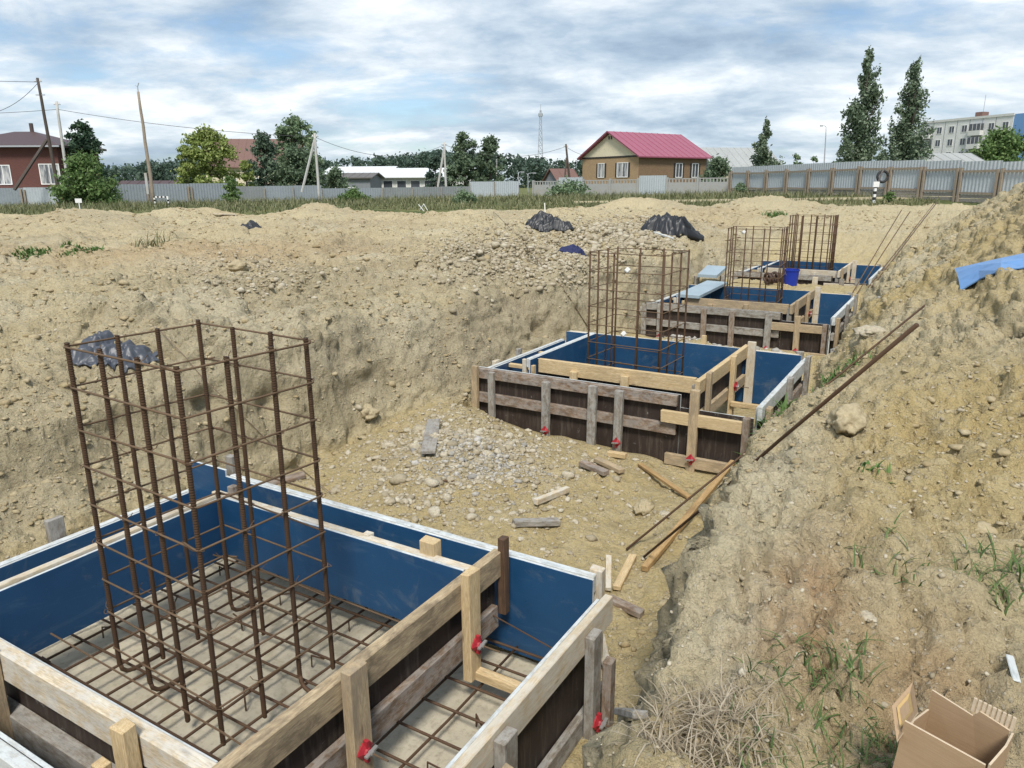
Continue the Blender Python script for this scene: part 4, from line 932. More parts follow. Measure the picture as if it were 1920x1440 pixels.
# ------------------------------------------------------------------ stones and clods
def ico(sub):
    t_ = (1 + 5 ** .5) / 2; V = [(-1, t_, 0), (1, t_, 0), (-1, -t_, 0), (1, -t_, 0), (0, -1, t_), (0, 1, t_), (0, -1, -t_), (0, 1, -t_), (t_, 0, -1), (t_, 0, 1), (-t_, 0, -1), (-t_, 0, 1)]
    V = [Vector(v).normalized() for v in V]; F = [(0, 11, 5), (0, 5, 1), (0, 1, 7), (0, 7, 10), (0, 10, 11), (1, 5, 9), (5, 11, 4), (11, 10, 2), (10, 7, 6), (7, 1, 8), (3, 9, 4), (3, 4, 2), (3, 2, 6), (3, 6, 8), (3, 8, 9), (4, 9, 5), (2, 4, 11), (6, 2, 10), (8, 6, 7), (9, 8, 1)]
    for _ in range(sub):
        mid_ = {}; F2 = []
        def mp(a, b):
            k = (min(a, b), max(a, b))
            if k not in mid_: mid_[k] = len(V); V.append(((V[a] + V[b]) / 2).normalized())
            return mid_[k]
        for a, b, c in F: ab, bc, ca_ = mp(a, b), mp(b, c), mp(c, a); F2 += [(a, ab, ca_), (b, bc, ab), (c, ca_, bc), (ab, bc, ca_)]
        F = F2
    return np.array([tuple(v) for v in V]), np.array(F)
IV0, IF0 = ico(0); IV1, IF1 = ico(1)
def scatter(name, pts, sizes, mat, IV, IF, squash=(.55, .9), rough_=.22, sink=.25, smooth=False):
    n = len(pts); k = len(IV); s = np.asarray(sizes)
    sc = np.stack([s * RNG.uniform(.75, 1.3, n), s * RNG.uniform(.6, 1.0, n), s * RNG.uniform(*squash, n)], 1)
    L = IV[None] * (1 + RNG.uniform(-rough_, rough_, (n, k, 1))) * sc[:, None, :]
    a = RNG.uniform(0, 6.283, n); tx = RNG.normal(0, .3, n); ca_, sa = np.cos(a)[:, None], np.sin(a)[:, None]; ct, st = np.cos(tx)[:, None], np.sin(tx)[:, None]
    x, y, z = L[..., 0], L[..., 1], L[..., 2]; y, z = y * ct - z * st, y * st + z * ct; x, y = x * ca_ - y * sa, x * sa + y * ca_
    P = np.stack([x, y, z], 2) + np.asarray(pts)[:, None, :]; P[..., 2] += (sc[:, 2] * (1 - 2 * sink))[:, None] * .6
    F = (IF[None] + (np.arange(n) * k)[:, None, None]).reshape(-1, 3)
    o = obj(name, fast_mesh(name, P.reshape(-1, 3), F, mat, smooth)); return tag(o, kind='stuff')
def in_pad(u, v, m=.03): return any(a - m < u < b + m and c - m < v < d + m for a, b, c, d, _ in PADS)
def collect(n, fn, size_fn):
    P, S = [], []
    while len(P) < n:
        u, v, z = fn()
        if z is None: continue
        if in_pad(u, v, .12): continue
        p = uv2w(u, v); dd = math.hypot(p.x, p.y); s = size_fn(dd); g = gz(p.x, p.y); P.append((p.x, p.y, g)); S.append(s)
    return P, S
rn = random.Random(21)
def field_pt():
    # screen-even density over the field: distance drawn log-uniformly
    d = math.exp(rn.uniform(math.log(3.2), math.log(38))); a = rn.uniform(-.66, .66); u, v = w2uv(d * math.sin(a), d * math.cos(a))
    if -4.6 < v < -1.4 and u < 24: return u, v, None
    return u, v, 0
lump = lambda x, y: float(noise3(np.array([x]), np.array([y]), np.array([0.]), .8, 51)[0])
def field_clod():
    while True:
        u, v, z = field_pt()
        if z is None: continue
        p = uv2w(u, v)
        if v > -1.3 and rn.random() < .65: continue
        if rn.random() < .45 + .9 * lump(p.x, p.y): return u, v, z
P, S = collect(15000, field_clod, lambda d: min(.075, (.005 + .0014 * d) * math.exp(rn.gauss(0, .5))))
scatter('clods', P, S, 'clod', IV0, IF0, (.3, .6), .45, .36)
def small_pt():
    d = math.exp(rn.uniform(math.log(1.6), math.log(9))); a = rn.uniform(-.65, .65); u, v = w2uv(d * math.sin(a), d * math.cos(a))
    return (u, v, 0) if v < 3 else (u, v, None)
P, S = collect(3000, small_pt, lambda d: (.0025 + .0012 * d) * math.exp(rn.gauss(0, .45)))
scatter('small_stones', P, S, 'pebble', IV0, IF0, (.4, .8), .32, .35)
def gpile(cu, cv, su, sv): return lambda: (rn.gauss(cu, su), rn.gauss(cv, sv), 0)
P, S = collect(2600, gpile(5.25, -3.7, .62, .55), lambda d: .014 * math.exp(rn.gauss(0, .5)))
P2, S2 = collect(700, gpile(5.0, -2.9, .9, .8), lambda d: .012 * math.exp(rn.gauss(0, .5)))
scatter('gravel', P + P2, S + S2, 'pebble', IV1, IF1, (.4, .75), .20, .3, False)
P, S = collect(1300, gpile(5.15, -3.5, .28, .30), lambda d: .010 * math.exp(rn.gauss(0, .5))); scatter('gravel', P, S, 'grey_gravel', IV0, IF0, (.45, .8), .2, .25)
P, S = collect(1100, gpile(10.6, -2.9, .5, .7), lambda d: .02 * math.exp(rn.gauss(0, .5))); scatter('gravel', P, S, 'grey_gravel', IV0, IF0, (.45, .8), .2, .25)
def px_pile(cx, cy, sx, sy):
    def f():
        h_ = hit(rn.gauss(cx, sx), rn.gauss(cy, sy)); u, v = w2uv(h_.x, h_.y); return (u, v, 0) if v < -5 else (u, v, None)
    return f
P, S = collect(1900, px_pile(985, 475, 95, 32), lambda d: .032 * math.exp(rn.gauss(0, .35)))
P2, S2 = collect(900, px_pile(1180, 435, 60, 18), lambda d: .05 * math.exp(rn.gauss(0, .35))); P3_, S3 = collect(600, px_pile(470, 510, 70, 24), lambda d: .022 * math.exp(rn.gauss(0, .5)))
scatter('cobbles', P + P2 + P3_, S + S2 + S3, 'pebble', IV0, IF0, (.4, .75), .25, .32, False)
# single stones that can be told apart
def rock(label, px_, py_, s, mat, seed, sq=.7, name='rock'):
    IV2, IF2 = ico(3); p = hit(px_, py_); r_ = np.random.default_rng(seed)
    f1_, f2_, va_, ti_ = worley(IV2[:, 0] + seed, IV2[:, 1], IV2[:, 2], 1.5, seed); d = 1 + .07 * va_ + .20 * ti_ - .05 * sm(.12, 0, f2_ - f1_) + .18 * noise3(IV2[:, 0] + seed, IV2[:, 1], IV2[:, 2], 1.3, seed) + .14 * noise3(IV2[:, 0] + seed, IV2[:, 1], IV2[:, 2], 3, seed + 1) + .06 * noise3(IV2[:, 0], IV2[:, 1], IV2[:, 2] + seed, 8, seed + 2)
    P_ = IV2 * d[:, None] * np.array([s * 1.15, s * .9, s * sq]); o = obj(name, fast_mesh(name, P_, IF2, mat, True), None, p + Vector((0, 0, s * sq * .45)), (0, 0, seed))
    tag(o, label, 'stone' if name == 'rock' else 'clod')
rock('rounded sandy stone beside the white one on the trench floor', 1209, 958, .085, 'clod', 1)
rock('whitish flat stone under the leaning rods', 1246, 966, .045, 'pebble', 2, .5)
rock('dark angular clod alone on the upper clay ground', 1838, 1000, .055, 'clod', 3, .6, 'clod')
rock('large grey-brown clod at the top edge of the steep bank', 1590, 800, .11, 'clod', 4, .75, 'clod')
rock('pale pebble cemented into the orange clay', 1625, 1163, .035, 'pebble', 5, .5)
rock('big pale clod on the bank beside the grey board formwork', 1632, 628, .11, 'pebble', 6, .55, 'clod')
rock('grey clod on the far field among scattered stones', 445, 505, .16, 'clod', 7, .6, 'clod')
rock('pale boulder at the foot of the left bank, left of the gravel', 690, 780, .12, 'clod', 8, .7)

# ------------------------------------------------------------------ grass and weeds
def blades(name, roots, heights, mat, wid=.012, bend=.5, spread=.5, kind=None, seg=2, loc=(0, 0, 0)):
    n = len(roots); rt = np.asarray(roots); h = np.asarray(heights); a = RNG.uniform(0, 6.283, n); tilt = np.abs(RNG.normal(0, spread, n)); dx, dy = np.cos(a), np.sin(a); px_, py_ = -dy, dx
    w = wid * (.6 + .8 * RNG.random(n)) if np.isscalar(wid) else np.asarray(wid); V = np.zeros((n, 2 * seg + 1, 3)); b_ = bend * RNG.uniform(.3, 1.5, n)
    for k in range(seg + 1):
        t_ = k / seg; ang = tilt + b_ * t_; r_ = h * t_ * np.sin(ang); z_ = h * t_ * np.cos(ang); ww = w * (1 - .65 * t_)
        c = np.stack([rt[:, 0] + dx * r_, rt[:, 1] + dy * r_, rt[:, 2] + z_], 1)
        if k < seg: V[:, 2 * k] = c + np.stack([px_ * ww, py_ * ww, 0 * ww], 1); V[:, 2 * k + 1] = c - np.stack([px_ * ww, py_ * ww, 0 * ww], 1)
        else: V[:, 2 * seg] = c
    base = np.array([[2 * k, 2 * k + 1, 2 * k + 3] for k in range(seg - 1)] + [[2 * k, 2 * k + 3, 2 * k + 2] for k in range(seg - 1)] + [[2 * seg - 2, 2 * seg - 1, 2 * seg]])
    F = (base[None] + (np.arange(n) * (2 * seg + 1))[:, None, None]).reshape(-1, 3)
    o = obj(name, fast_mesh(name, V.reshape(-1, 3) - np.array(loc), F, mat), None, loc)
    if kind: tag(o, kind=kind)
    return o
def tuft(name, label, cat, px_, py_, n, r_, h, mat, wid=.004, spread=.45, bend=.7, seed=0, uv=None):
    c = drop(*uv2w(*uv).xy) if uv else hit(px_, py_); pts = []
    for _ in range(n):
        a, q_ = rn.uniform(0, 6.28), r_ * rn.random() ** .6; x, y = c.x + q_ * math.cos(a), c.y + q_ * math.sin(a); pts.append((x, y, gz(x, y) - .005))
    o = blades(name, pts, [h * rn.uniform(.4, 1.2) for _ in range(n)], mat, wid, bend, spread, seg=3, loc=c); return tag(o, label, cat)
tuft('dry_grass', 'bleached dead grass clump on the bank edge near the box', 'dry grass', 1320, 1372, 1000, .17, .15, 'grass_dry', .0022, .9, 1.3)
tuft('dry_grass', 'smaller dead grass clump above the bleached one', 'dry grass', 1395, 1300, 160, .09, .10, 'grass_dry', .0016, .7, 1.1)
tuft('grass_tuft', 'green grass growing between the dry clump and the box', 'grass', 1500, 1320, 110, .20, .13, 'grass_green', .0030, .6, .8)
tuft('grass_tuft', 'sparse green grass below the orange clay', 'grass', 1560, 1250, 46, .11, .12, 'grass_green', .0032, .6, .8)
tuft('grass_tuft', 'low green grass right beside the cardboard box', 'grass', 1610, 1400, 120, .17, .10, 'grass_green', .0028, .7, .8)
tuft('grass_tuft', 'thin grass blades at the bottom of the slope under the dry clump', 'grass', 1430, 1420, 90, .14, .09, 'grass_green', .0026, .6, .8)
tuft('grass_tuft', 'dense grass tuft on the open clay above the box', 'grass', 1885, 1080, 150, .17, .12, 'grass_green', .0034, .8, .9)
tuft('grass_tuft', 'few grass blades on the upper clay ground', 'grass', 1680, 1035, 40, .16, .12, 'grass_green', .0034, .8, .8)
tuft('weed', 'bright green weed beside the corner of the yellow board formwork', 'weed', 1418, 822, 520, .17, .24, 'weed_green', .009, .7, .8, uv=(6.38, -1.24))
tuft('weed', 'green weed on the bank under the two long rods', 'weed', 1566, 708, 260, .26, .13, 'weed_green', .008, .8, .8)
tuft('weed', 'tiny weed on the slope between the rods and the box', 'weed', 1637, 886, 40, .07, .07, 'weed_green', .006, .8, .8)
tuft('weed', 'flat green weed patch on the far left sand', 'weed', 55, 482, 260, .40, .16, 'weed_green', .02, .9, .6)
tuft('weed', 'flat green weed patch beside the orange soil', 'weed', 150, 469, 230, .45, .13, 'weed_green', .02, .9, .6)
tuft('weed', 'dry weed stalks on the far left sand', 'weed', 285, 462, 60, .35, .35, 'grass_strip', .012, .5, .5)
tuft('weed', 'green weed on the sand mound behind the far cages', 'weed', 1452, 405, 150, .5, .3, 'weed_green', .02, .7, .6)
# far meadow strip
def meadow():
    P, Hh, Wd = [], [], []
    for k in range(46000):
        y = 40.5 + 26 * rn.random() ** 1.25; x = rn.uniform(-.74, .56) * y
        gy_ = y + 2.6 * float(_n2(x, y)); 
        if gy_ < 41.5 - .05 * min(0, x): continue
        if x > 4 and abs(y - (49 - .05 * x)) < 1.4: continue
        P.append((x, y)); d_ = rn.random(); Hh.append((.14 + .46 * d_ * d_) * (1.25 if y > 50 else .85)); Wd.append(.016 + .018 * rn.random())
    return P, Hh, Wd
_nc = {}
def _n2(x, y):
    k = (int(x * 1.0), int(y * 1.0))
    if k not in _nc: _nc[k] = noise3(np.array([k[0] * 1.]), np.array([k[1] * 1.]), np.array([0.]), .14, 61)[0]
    return _nc[k]
P, Hh, Wd = meadow(); zg = [gz(x, y) - .02 for x, y in P]
blades('meadow_grass', [(x, y, z) for (x, y), z in zip(P, zg)], Hh, 'grass_strip', np.array(Wd), .5, .35, 'stuff', 2)

# ------------------------------------------------------------------ trees
def leaves(centers, radii, n, size, flat_=.0):
    c = np.asarray(centers); r_ = np.asarray(radii); wgt = (r_.prod(1)) ** .75; idx = RNG.choice(len(c), n, p=wgt / wgt.sum())
    d = RNG.normal(size=(n, 3)); d /= np.linalg.norm(d, axis=1)[:, None]; q = RNG.random(n) ** .40 * (1 + .35 * np.clip(RNG.normal(size=n), -1, 2.2))
    p = c[idx] + d * r_[idx] * q[:, None]
    nrm = d * .6 + RNG.normal(size=(n, 3)) * .7 + np.array([0, 0, flat_]); nrm /= np.linalg.norm(nrm, axis=1)[:, None]
    a = np.cross(nrm, RNG.normal(size=(n, 3))); a /= np.linalg.norm(a, axis=1)[:, None]; b = np.cross(nrm, a); s = size * RNG.uniform(.5, 1.35, n)[:, None]
    V = np.stack([p - a * s, p + b * s * .55, p + a * s, p - b * s * .55], 1).reshape(-1, 3); return V, np.arange(4 * n).reshape(n, 4)
def tree(name, label, base, clumps, n, size, mat, trunk_h, trunk_r, group=None, flat_=0., bark='pole_wood', limbs=6):
    root = empty(name, base); tag(root, label, 'bush' if 'bush' in name else 'tree', group)
    V, F = leaves([c[0] for c in clumps], [c[1] for c in clumps], n, size, flat_); obj('crown', fast_mesh('crown', V, F, mat), root)
    b = MB(); lean = random.uniform(-.15, .15); b.tube([(0, 0, -.2), (lean * .5, 0, trunk_h * .5), (lean, .05, trunk_h)], [trunk_r, trunk_r * .75, trunk_r * .25], 8)
    for c, r_ in random.sample(clumps, min(limbs, len(clumps))):
        z_ = min(trunk_h * .9, max(.3, c[2] * .6)); b.tube([(lean * z_ / trunk_h, 0, z_), ((c[0]) * .6, c[1] * .6, (z_ + c[2]) / 2 + .2), tuple(c)], [trunk_r * .4, trunk_r * .25, trunk_r * .08], 5)
    b.build('trunk', bark, root, smooth=True); return root
def column_clumps(H, W, n, seed, z0=.05, taper=.55):
    """upswept branches: each a short row of clumps leaving the stem and rising outwards"""
    r_ = random.Random(seed); out = []
    for k in range(n // 3):
        t_ = z0 + (.97 - z0) * (k + r_.random()) / (n // 3); prof = max(.10, min(1, (t_ / .16)) ** .5 * (1 - max(0, (t_ - .30) / .70) ** 1.3 * .90)) * r_.uniform(.65, 1.15)
        a = r_.uniform(0, 6.28); rise = H * .10 * r_.uniform(.6, 1.5) * (1.1 - .6 * t_)
        for q, s_ in ((.18, 1.0), (.50, .95), (.80, .62)):
            rad = W / 2 * prof * q; sz = W * .115 * (.45 + .75 * prof) * s_ * r_.uniform(.75, 1.2)
            out.append(((rad * math.cos(a), rad * math.sin(a), min(H * .985, H * t_ * .97 + rise * (q - .3))), (sz * .85, sz * .85, sz * 1.7)))
    return out
def blob_clumps(H, W, n, seed, z0=.2, rs=.16, topw=.6):
    r_ = random.Random(seed); out = []
    for k in range(n):
        t_ = r_.random(); z = H * (z0 + (1 - z0) * t_ * .94); pr = math.sin(math.pi * min(1, .16 + .84 * t_) ** topw) ** .5; a = r_.uniform(0, 6.28); q = W / 2 * pr * r_.random() ** .5 * .9; s = W * rs * r_.uniform(.6, 1.3)
        out.append(((q * math.cos(a), q * math.sin(a), z), (s, s, s * r_.uniform(.6, .95))))
    return out
def base_at(px_, Y): p = at_y(px_, 346, Y); return Vector((p.x, p.y, gz(p.x, p.y)))
def height_to(px_, py_, Y): p = at_y(px_, py_, Y); return p.z - gz(p.x, p.y)
def wpx(n, Y): return n / 1380 * Y
# poplars
for px_, py_, wp, Y, n, lab, sd in ((1604, 84, 84, 78, 8500, 'tallest columnar poplar behind the metal fence', 1), (1690, 105, 84, 82, 8000, 'slightly shorter columnar poplar leaning towards the apartment block', 2), (1428, 222, 58, 84, 3600, 'small lone columnar poplar beside the grey slate roof', 3)):
    H_ = height_to(px_, py_, Y); tree('poplar', lab, base_at(px_, Y), column_clumps(H_, wpx(wp * 1.12, Y), 150 if n > 5000 else 84, sd), int(n * 1.5), .17, 'leaf_poplar', H_ * .92, .22, 'columnar poplars behind the fence', limbs=14)
# broadleaf trees and bushes
def bt(name, lab, px_, py_, wp, Y, n, mat, sd, z0=.15, size=.24, rs=.15, group=None, k=34, topw=.7):
    H_ = height_to(px_, py_, Y); return tree(name, lab, base_at(px_, Y), blob_clumps(H_, wpx(wp, Y), int(k * 2.2), sd, z0 * .6, rs * .72, topw), int(n * 1.5), size * .85, mat, H_ * .75, max(.08, H_ * .02), group)
bt('bush', 'big green bush overhanging the grey fence beside the brick house', 160, 292, 112, 60, 5200, 'leaf_bush', 4, .02, .17, .17, k=40, topw=.5)
bt('pine_tree', 'dark pine tree with flat clumps beside the brick house', 165, 226, 88, 88, 4200, 'leaf_pine', 5, .35, .22, .13, k=26)
bt('maple_tree', 'yellow-green maple tree in front of the brown roof', 397, 236, 118, 74, 6500, 'leaf_maple', 6, .08, .20, .14, k=44)
bt('maple_tree', 'small pale yellow-green tree left of the big maple', 352, 268, 44, 72, 1700, 'leaf_maple', 16, .15, .18, .16, k=20)
bt('maple_tree', 'small yellow-green sapling right of the big maple', 462, 292, 34, 72, 1300, 'leaf_maple', 26, .10, .17, .18, k=16)
bt('spruce_tree', 'dark conical spruce beside the tall birch', 500, 246, 78, 78, 5200, 'leaf_spruce', 7, .02, .2, .16, k=40, topw=.36)
bt('birch_tree', 'tall airy birch tree behind the leaning concrete pole', 560, 215, 104, 82, 5200, 'leaf_birch', 8, .30, .2, .12, k=40)
bt('shrub_tree', 'dense dark shrub under the birch', 560, 282, 120, 76, 5200, 'leaf_dark', 9, .0, .2, .18, k=26, topw=.5)
bt('bush', 'dark bush in front of the grey annex', 632, 316, 60, 80, 1800, 'leaf_dark', 10, .0, .18, .2, k=18, topw=.5)
bt('bush', 'low juniper bush in the meadow', 660, 355, 60, 58, 1500, 'leaf_bush', 11, .0, .11, .2, k=16, topw=.5)
bt('bush', 'tall weed bush in the middle of the meadow', 868, 362, 56, 50, 1300, 'leaf_birch', 12, .0, .08, .2, k=16, topw=.5)
bt('bush', 'bush growing over the left fence beyond the barrier', 432, 330, 44, 64, 1100, 'leaf_bush', 13, .0, .13, .2, k=16, topw=.5)
bt('dark_tree', 'big dark tree right of the white building', 872, 248, 78, 110, 4200, 'leaf_dark', 14, .05, .28, .15, k=34)
bt('dark_tree', 'round-topped dark tree beside the lattice tower', 920, 254, 60, 112, 3000, 'leaf_dark', 15, .12, .27, .15, k=28)
bt('dark_tree', 'low dark tree left of the white building corner', 818, 288, 40, 118, 1600, 'leaf_forest', 17, .0, .28, .18, k=18)
bt('bush', 'dark green bush at the right corner of the pink-roofed house', 1345, 298, 76, 82, 2600, 'leaf_dark', 18, .0, .2, .18, k=24, topw=.5)
bt('young_tree', 'thin young tree behind the metal fence, left of the lamp', 1487, 286, 30, 88, 700, 'leaf_birch', 19, .15, .2, .2, k=14)
bt('young_tree', 'small bushy tree next to the lamp behind the metal fence', 1523, 288, 28, 90, 700, 'leaf_birch', 20, .1, .2, .2, k=14)
bt('bush', 'green bush between the lamp and the tallest poplar', 1565, 300, 34, 86, 800, 'leaf_bush', 21, .0, .2, .2, k=14)
bt('bush', 'bush between the two tall poplars', 1650, 290, 60, 92, 1600, 'leaf_dark', 22, .0, .22, .2, k=16)
bt('bush', 'bush right of the shorter tall poplar', 1730, 283, 46, 96, 1500, 'leaf_bush', 23, .0, .22, .2, k=16)
bt('round_tree', 'wide green tree in front of the apartment block', 1865, 245, 130, 92, 5600, 'leaf_bush', 24, .1, .25, .15, k=40)
bt('bush', 'thin weed bush growing at the metal fence', 1388, 340, 30, 63, 500, 'leaf_birch', 25, .0, .10, .2, k=12, topw=.5)
bt('bush', 'weeds climbing over the old concrete fence', 1070, 345, 90, 72, 1500, 'leaf_birch', 27, .0, .16, .18, k=24, topw=.5)
bt('bush', 'little weed bush at the foot of the metal fence', 1672, 360, 26, 45, 400, 'leaf_bush', 28, .0, .08, .2, k=10, topw=.5)
# far wood, one mass
cl, rd = [], []
for k in range(330):
    px_ = rn.uniform(-160, 1180); Y = rn.uniform(300, 360); top_ = 300 + 8 * math.sin(px_ * .013) + rn.uniform(-4, 8) - (2 if px_ > 500 else -14); p = at_y(px_, top_, Y); H_ = p.z + 2
    for j in range(5):
        w_ = rn.uniform(2.0, 3.4) * (1.25 - .16 * j); cl.append((p.x + rn.uniform(-1.5, 1.5), p.y, H_ - 2 - (.5 + j * 2.7) * rn.uniform(.85, 1.1))); rd.append((w_, w_, 1.9))
V, F = leaves(cl, rd, 46000, .85); tag(obj('forest', fast_mesh('forest', V, F, 'leaf_forest')), kind='stuff')

# ------------------------------------------------------------------ buildings
def win(root, m, x, z, w, h, mull=1, pane='window_glass', fm='frame_white', trim=None):
    """window on a wall whose local x runs along the wall and whose outside is -y (m = wall frame)"""
    b = MB(); b.box(x - w / 2, x + w / 2, -.03, .02, z, z + h); o = b.build('window', pane, root, mat=m); f = MB(); t_ = .09
    f.box(x - w / 2 - t_, x + w / 2 + t_, -.07, .02, z - t_, z); f.box(x - w / 2 - t_, x + w / 2 + t_, -.07, .02, z + h, z + h + t_)
    f.box(x - w / 2 - t_, x - w / 2, -.07, .02, z, z + h); f.box(x + w / 2, x + w / 2 + t_, -.07, .02, z, z + h)
    for k in range(mull): xx = x - w / 2 + w * (k + 1) / (mull + 1); f.box(xx - .035, xx + .035, -.06, .02, z, z + h)
    f.build('frame', fm, o)
    if trim: 
        for xa, xb in ((x - w / 2 - .36, x - w / 2 - .092), (x + w / 2 + .092, x + w / 2 + .36)): g = MB(); g.box(xa, xb, -.05, .02, z - .05, z + h + .05); g.build('shutter', trim, o)
    return o
FRONT = Matrix.Identity(4); LEFT = Matrix.Rotation(R(-90), 4, 'Z')      # LEFT: wall x=0, outside -x, its own x runs towards -y
def gable_house(name, label, corner, ang, L, Wd, z0, he, hr, mwall, mside, mgable, mroof, over=.45, ridge_x=True, group=None, roofname='roof'):
    root = empty(name, (corner[0], corner[1], z0), ang); tag(root, label, 'house' if 'house' in name else 'building', group)
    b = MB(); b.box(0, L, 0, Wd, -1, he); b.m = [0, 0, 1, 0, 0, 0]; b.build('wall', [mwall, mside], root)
    if ridge_x:
        g = MB()
        for x0 in (.0, L - .2): g.add([(x0, 0, he + .003), (x0, Wd, he + .003), (x0, Wd / 2, hr - .05), (x0 + .2, 0, he + .003), (x0 + .2, Wd, he + .003), (x0 + .2, Wd / 2, hr - .05)], [[0, 2, 1], [3, 4, 5], [0, 3, 5, 2], [1, 2, 5, 4], [0, 1, 4, 3]])
        g.build('gable', mgable, root); sl_ = (hr - he) / (Wd / 2); th = .14
        for sgn in (0, 1):
            y0, y1 = (-over, Wd / 2) if sgn == 0 else (Wd + over, Wd / 2); za, zb_ = he - sl_ * over + .03, hr + .03
            r_ = MB(); r_.add([(-over, y0, za), (L + over, y0, za), (L + over, y1, zb_), (-over, y1, zb_), (-over, y0, za + th), (L + over, y0, za + th), (L + over, y1, zb_ + th), (-over, y1, zb_ + th)], [[0, 3, 2, 1], [4, 5, 6, 7], [0, 1, 5, 4], [1, 2, 6, 5], [2, 3, 7, 6], [3, 0, 4, 7]]); ro = r_.build(roofname, mroof, root)
            sm_ = MB(); n = int(L / .9)
            for k in range(n + 1):
                x = -over + (L + 2 * over) * k / n; sm_.bar((x, y0, za + th + .012), (x, y1, zb_ + th + .012), .05, .04)
            sm_.build('roof_seam', mroof, ro)
    return root
def zp(px_, py_, Y): return at_y(px_, py_, Y).z
# pink-roofed house
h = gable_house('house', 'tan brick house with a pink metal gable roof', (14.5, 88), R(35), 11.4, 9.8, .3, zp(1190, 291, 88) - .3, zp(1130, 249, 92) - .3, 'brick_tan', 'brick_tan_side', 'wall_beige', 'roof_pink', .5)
win(h, LEFT, -6.3, 2.0, 1.0, 1.5, 1, 'curtain', trim='frame_dark'); win(h, LEFT, -2.6, 2.0, 1.7, 1.5, 1, 'curtain', trim='frame_dark')
win(h, FRONT, 6.6, 1.95, 1.0, 1.5, 1, 'window_glass', trim='frame_dark'); win(h, FRONT, 9.4, 1.95, 1.0, 1.5, 1, 'window_glass', trim='frame_dark')
b = MB(); b.box(-.06, .0, 4.55, 4.75, 6.25, 6.6); b.box(-.06, 0, 4.95, 5.15, 6.25, 6.6); b.build('vent', 'frame_dark', h)
b = MB(); b.box(-.05, .0, 0, 9.8, zp(1190, 291, 88) - .46, zp(1190, 291, 88) - .28); b.build('trim_band', 'frame_dark', h)
b = MB(); b.box(-.04, 0, 0, 9.8, -.5, .45); b.build('plinth', 'roof_rust', h)
# left brick house, hip roof
p0 = at_y(112, 275, 84); z_e = zp(60, 274, 84); root = empty('house', (p0.x - 12.0, p0.y, -.4), R(2)); tag(root, 'red brick house with a brown hip roof behind the leaning pole', 'house')
b = MB(); b.box(0, 11.4, 0, 9, -1, z_e + .4); b.build('wall', 'brick_red', root); hE = z_e + .4; hR = zp(30, 246, 88) + .4
b = MB(); o_ = .7; b.add([(-o_, -o_, hE - .12), (11.4 + o_, -o_, hE - .12), (11.4 + o_, 9 + o_, hE - .12), (-o_, 9 + o_, hE - .12), (-o_, -o_, hE + .10), (11.4 + o_, -o_, hE + .10), (11.4 + o_, 9 + o_, hE + .10), (-o_, 9 + o_, hE + .10), (4.6, 4.5, hR), (6.8, 4.5, hR)],
       [[3, 2, 1, 0], [0, 1, 5, 4], [1, 2, 6, 5], [2, 3, 7, 6], [3, 0, 4, 7], [4, 5, 9, 8], [5, 6, 9], [6, 7, 8, 9], [7, 4, 8]]); rf = b.build('roof', 'roof_brown', root)
b = MB(); b.box(6.4, 6.7, 4.4, 4.7, hR - .3, hR + .9); b.build('chimney', 'roof_brown', rf)
b = MB(); b.box(-o_, 11.4 + o_, -o_ - .12, -o_ - .001, hE - .10, hE + .06); b.build('gutter', 'lamp_grey', rf)
win(root, FRONT, 5.3, hE - 3.9, 1.5, 1.9, 1, 'curtain'); win(root, FRONT, 10.3, hE - 3.9, 2.0, 2.0, 1, 'curtain'); win(root, FRONT, 1.4, hE - 3.9, 1.5, 1.9, 1)
b = MB(); b.box(6.0, 11.2, -1.6, -.01, -1, hE - 5.0); b.build('porch', 'wall_yellow', root); b = MB(); b.box(-2.6, 9.4, -2.6, -.02, hE - 5.05, hE - 4.9); b.build('porch_roof', 'roof_white', root); b = MB(); b.box(-1.6, 5.99, -1.5, -.01, -1, hE - 5.06); b.build('porch_glazing', 'wall_grey', root)
# brown-roofed house behind the maple
h = gable_house('house', 'house with a large brown metal roof hidden behind the maple', (at_y(386, 330, 100).x, 100), R(8), 11.5, 9.0, -.6, 4.6, zp(450, 262, 104) + .6, 'wall_beige', 'wall_beige', 'wall_yellow', 'roof_rust', .4)
win(h, FRONT, 3, 1.5, 1.4, 1.5, 1); win(h, FRONT, 6.5, 1.5, 1.4, 1.5, 1)
h = gable_house('shed', 'low shed with a brown roof beyond the left fence', (at_y(218, 345, 84).x, 84), R(3), 6.0, 4, -.6, 1.95, 2.55, 'wall_grey', 'wall_grey', 'wall_grey', 'roof_brown', .3)
# long white building
p0 = at_y(700, 340, 130); L_ = at_y(866, 340, 126).x - p0.x
h = gable_house('hall_building', 'long low white building with a row of square windows', (p0.x, 130), R(-6), L_ + .5, 14, -1.2, zp(780, 332, 130) + 1.2, zp(780, 317, 137) + 1.2, 'wall_white', 'wall_white', 'wall_white', 'roof_white', .8)
for k in range(6): win(h, FRONT, 2.5 + 2.35 * k, 2.2, 1.5, 1.15, 0, 'window_glass')
h = gable_house('hall_building', 'white-roofed wing behind the long low white building', (at_y(612, 340, 150).x, 150), R(-4), 12, 12, -1.2, zp(640, 326, 150) + 1.2, zp(640, 314, 156) + 1.2, 'wall_white', 'wall_white', 'wall_white', 'roof_white', .8)
h = gable_house('annex_building', 'grey annex with a dark sloping roof at the white building', (at_y(632, 340, 120).x, 120), R(-3), 5.2, 8, -1.0, zp(660, 334, 120) + 1.0, zp(660, 326, 124) + 1.0, 'wall_grey', 'wall_grey', 'wall_grey', 'roof_dark', .5)
win(h, FRONT, 2.2, 1.2, 1.2, .9, 0)
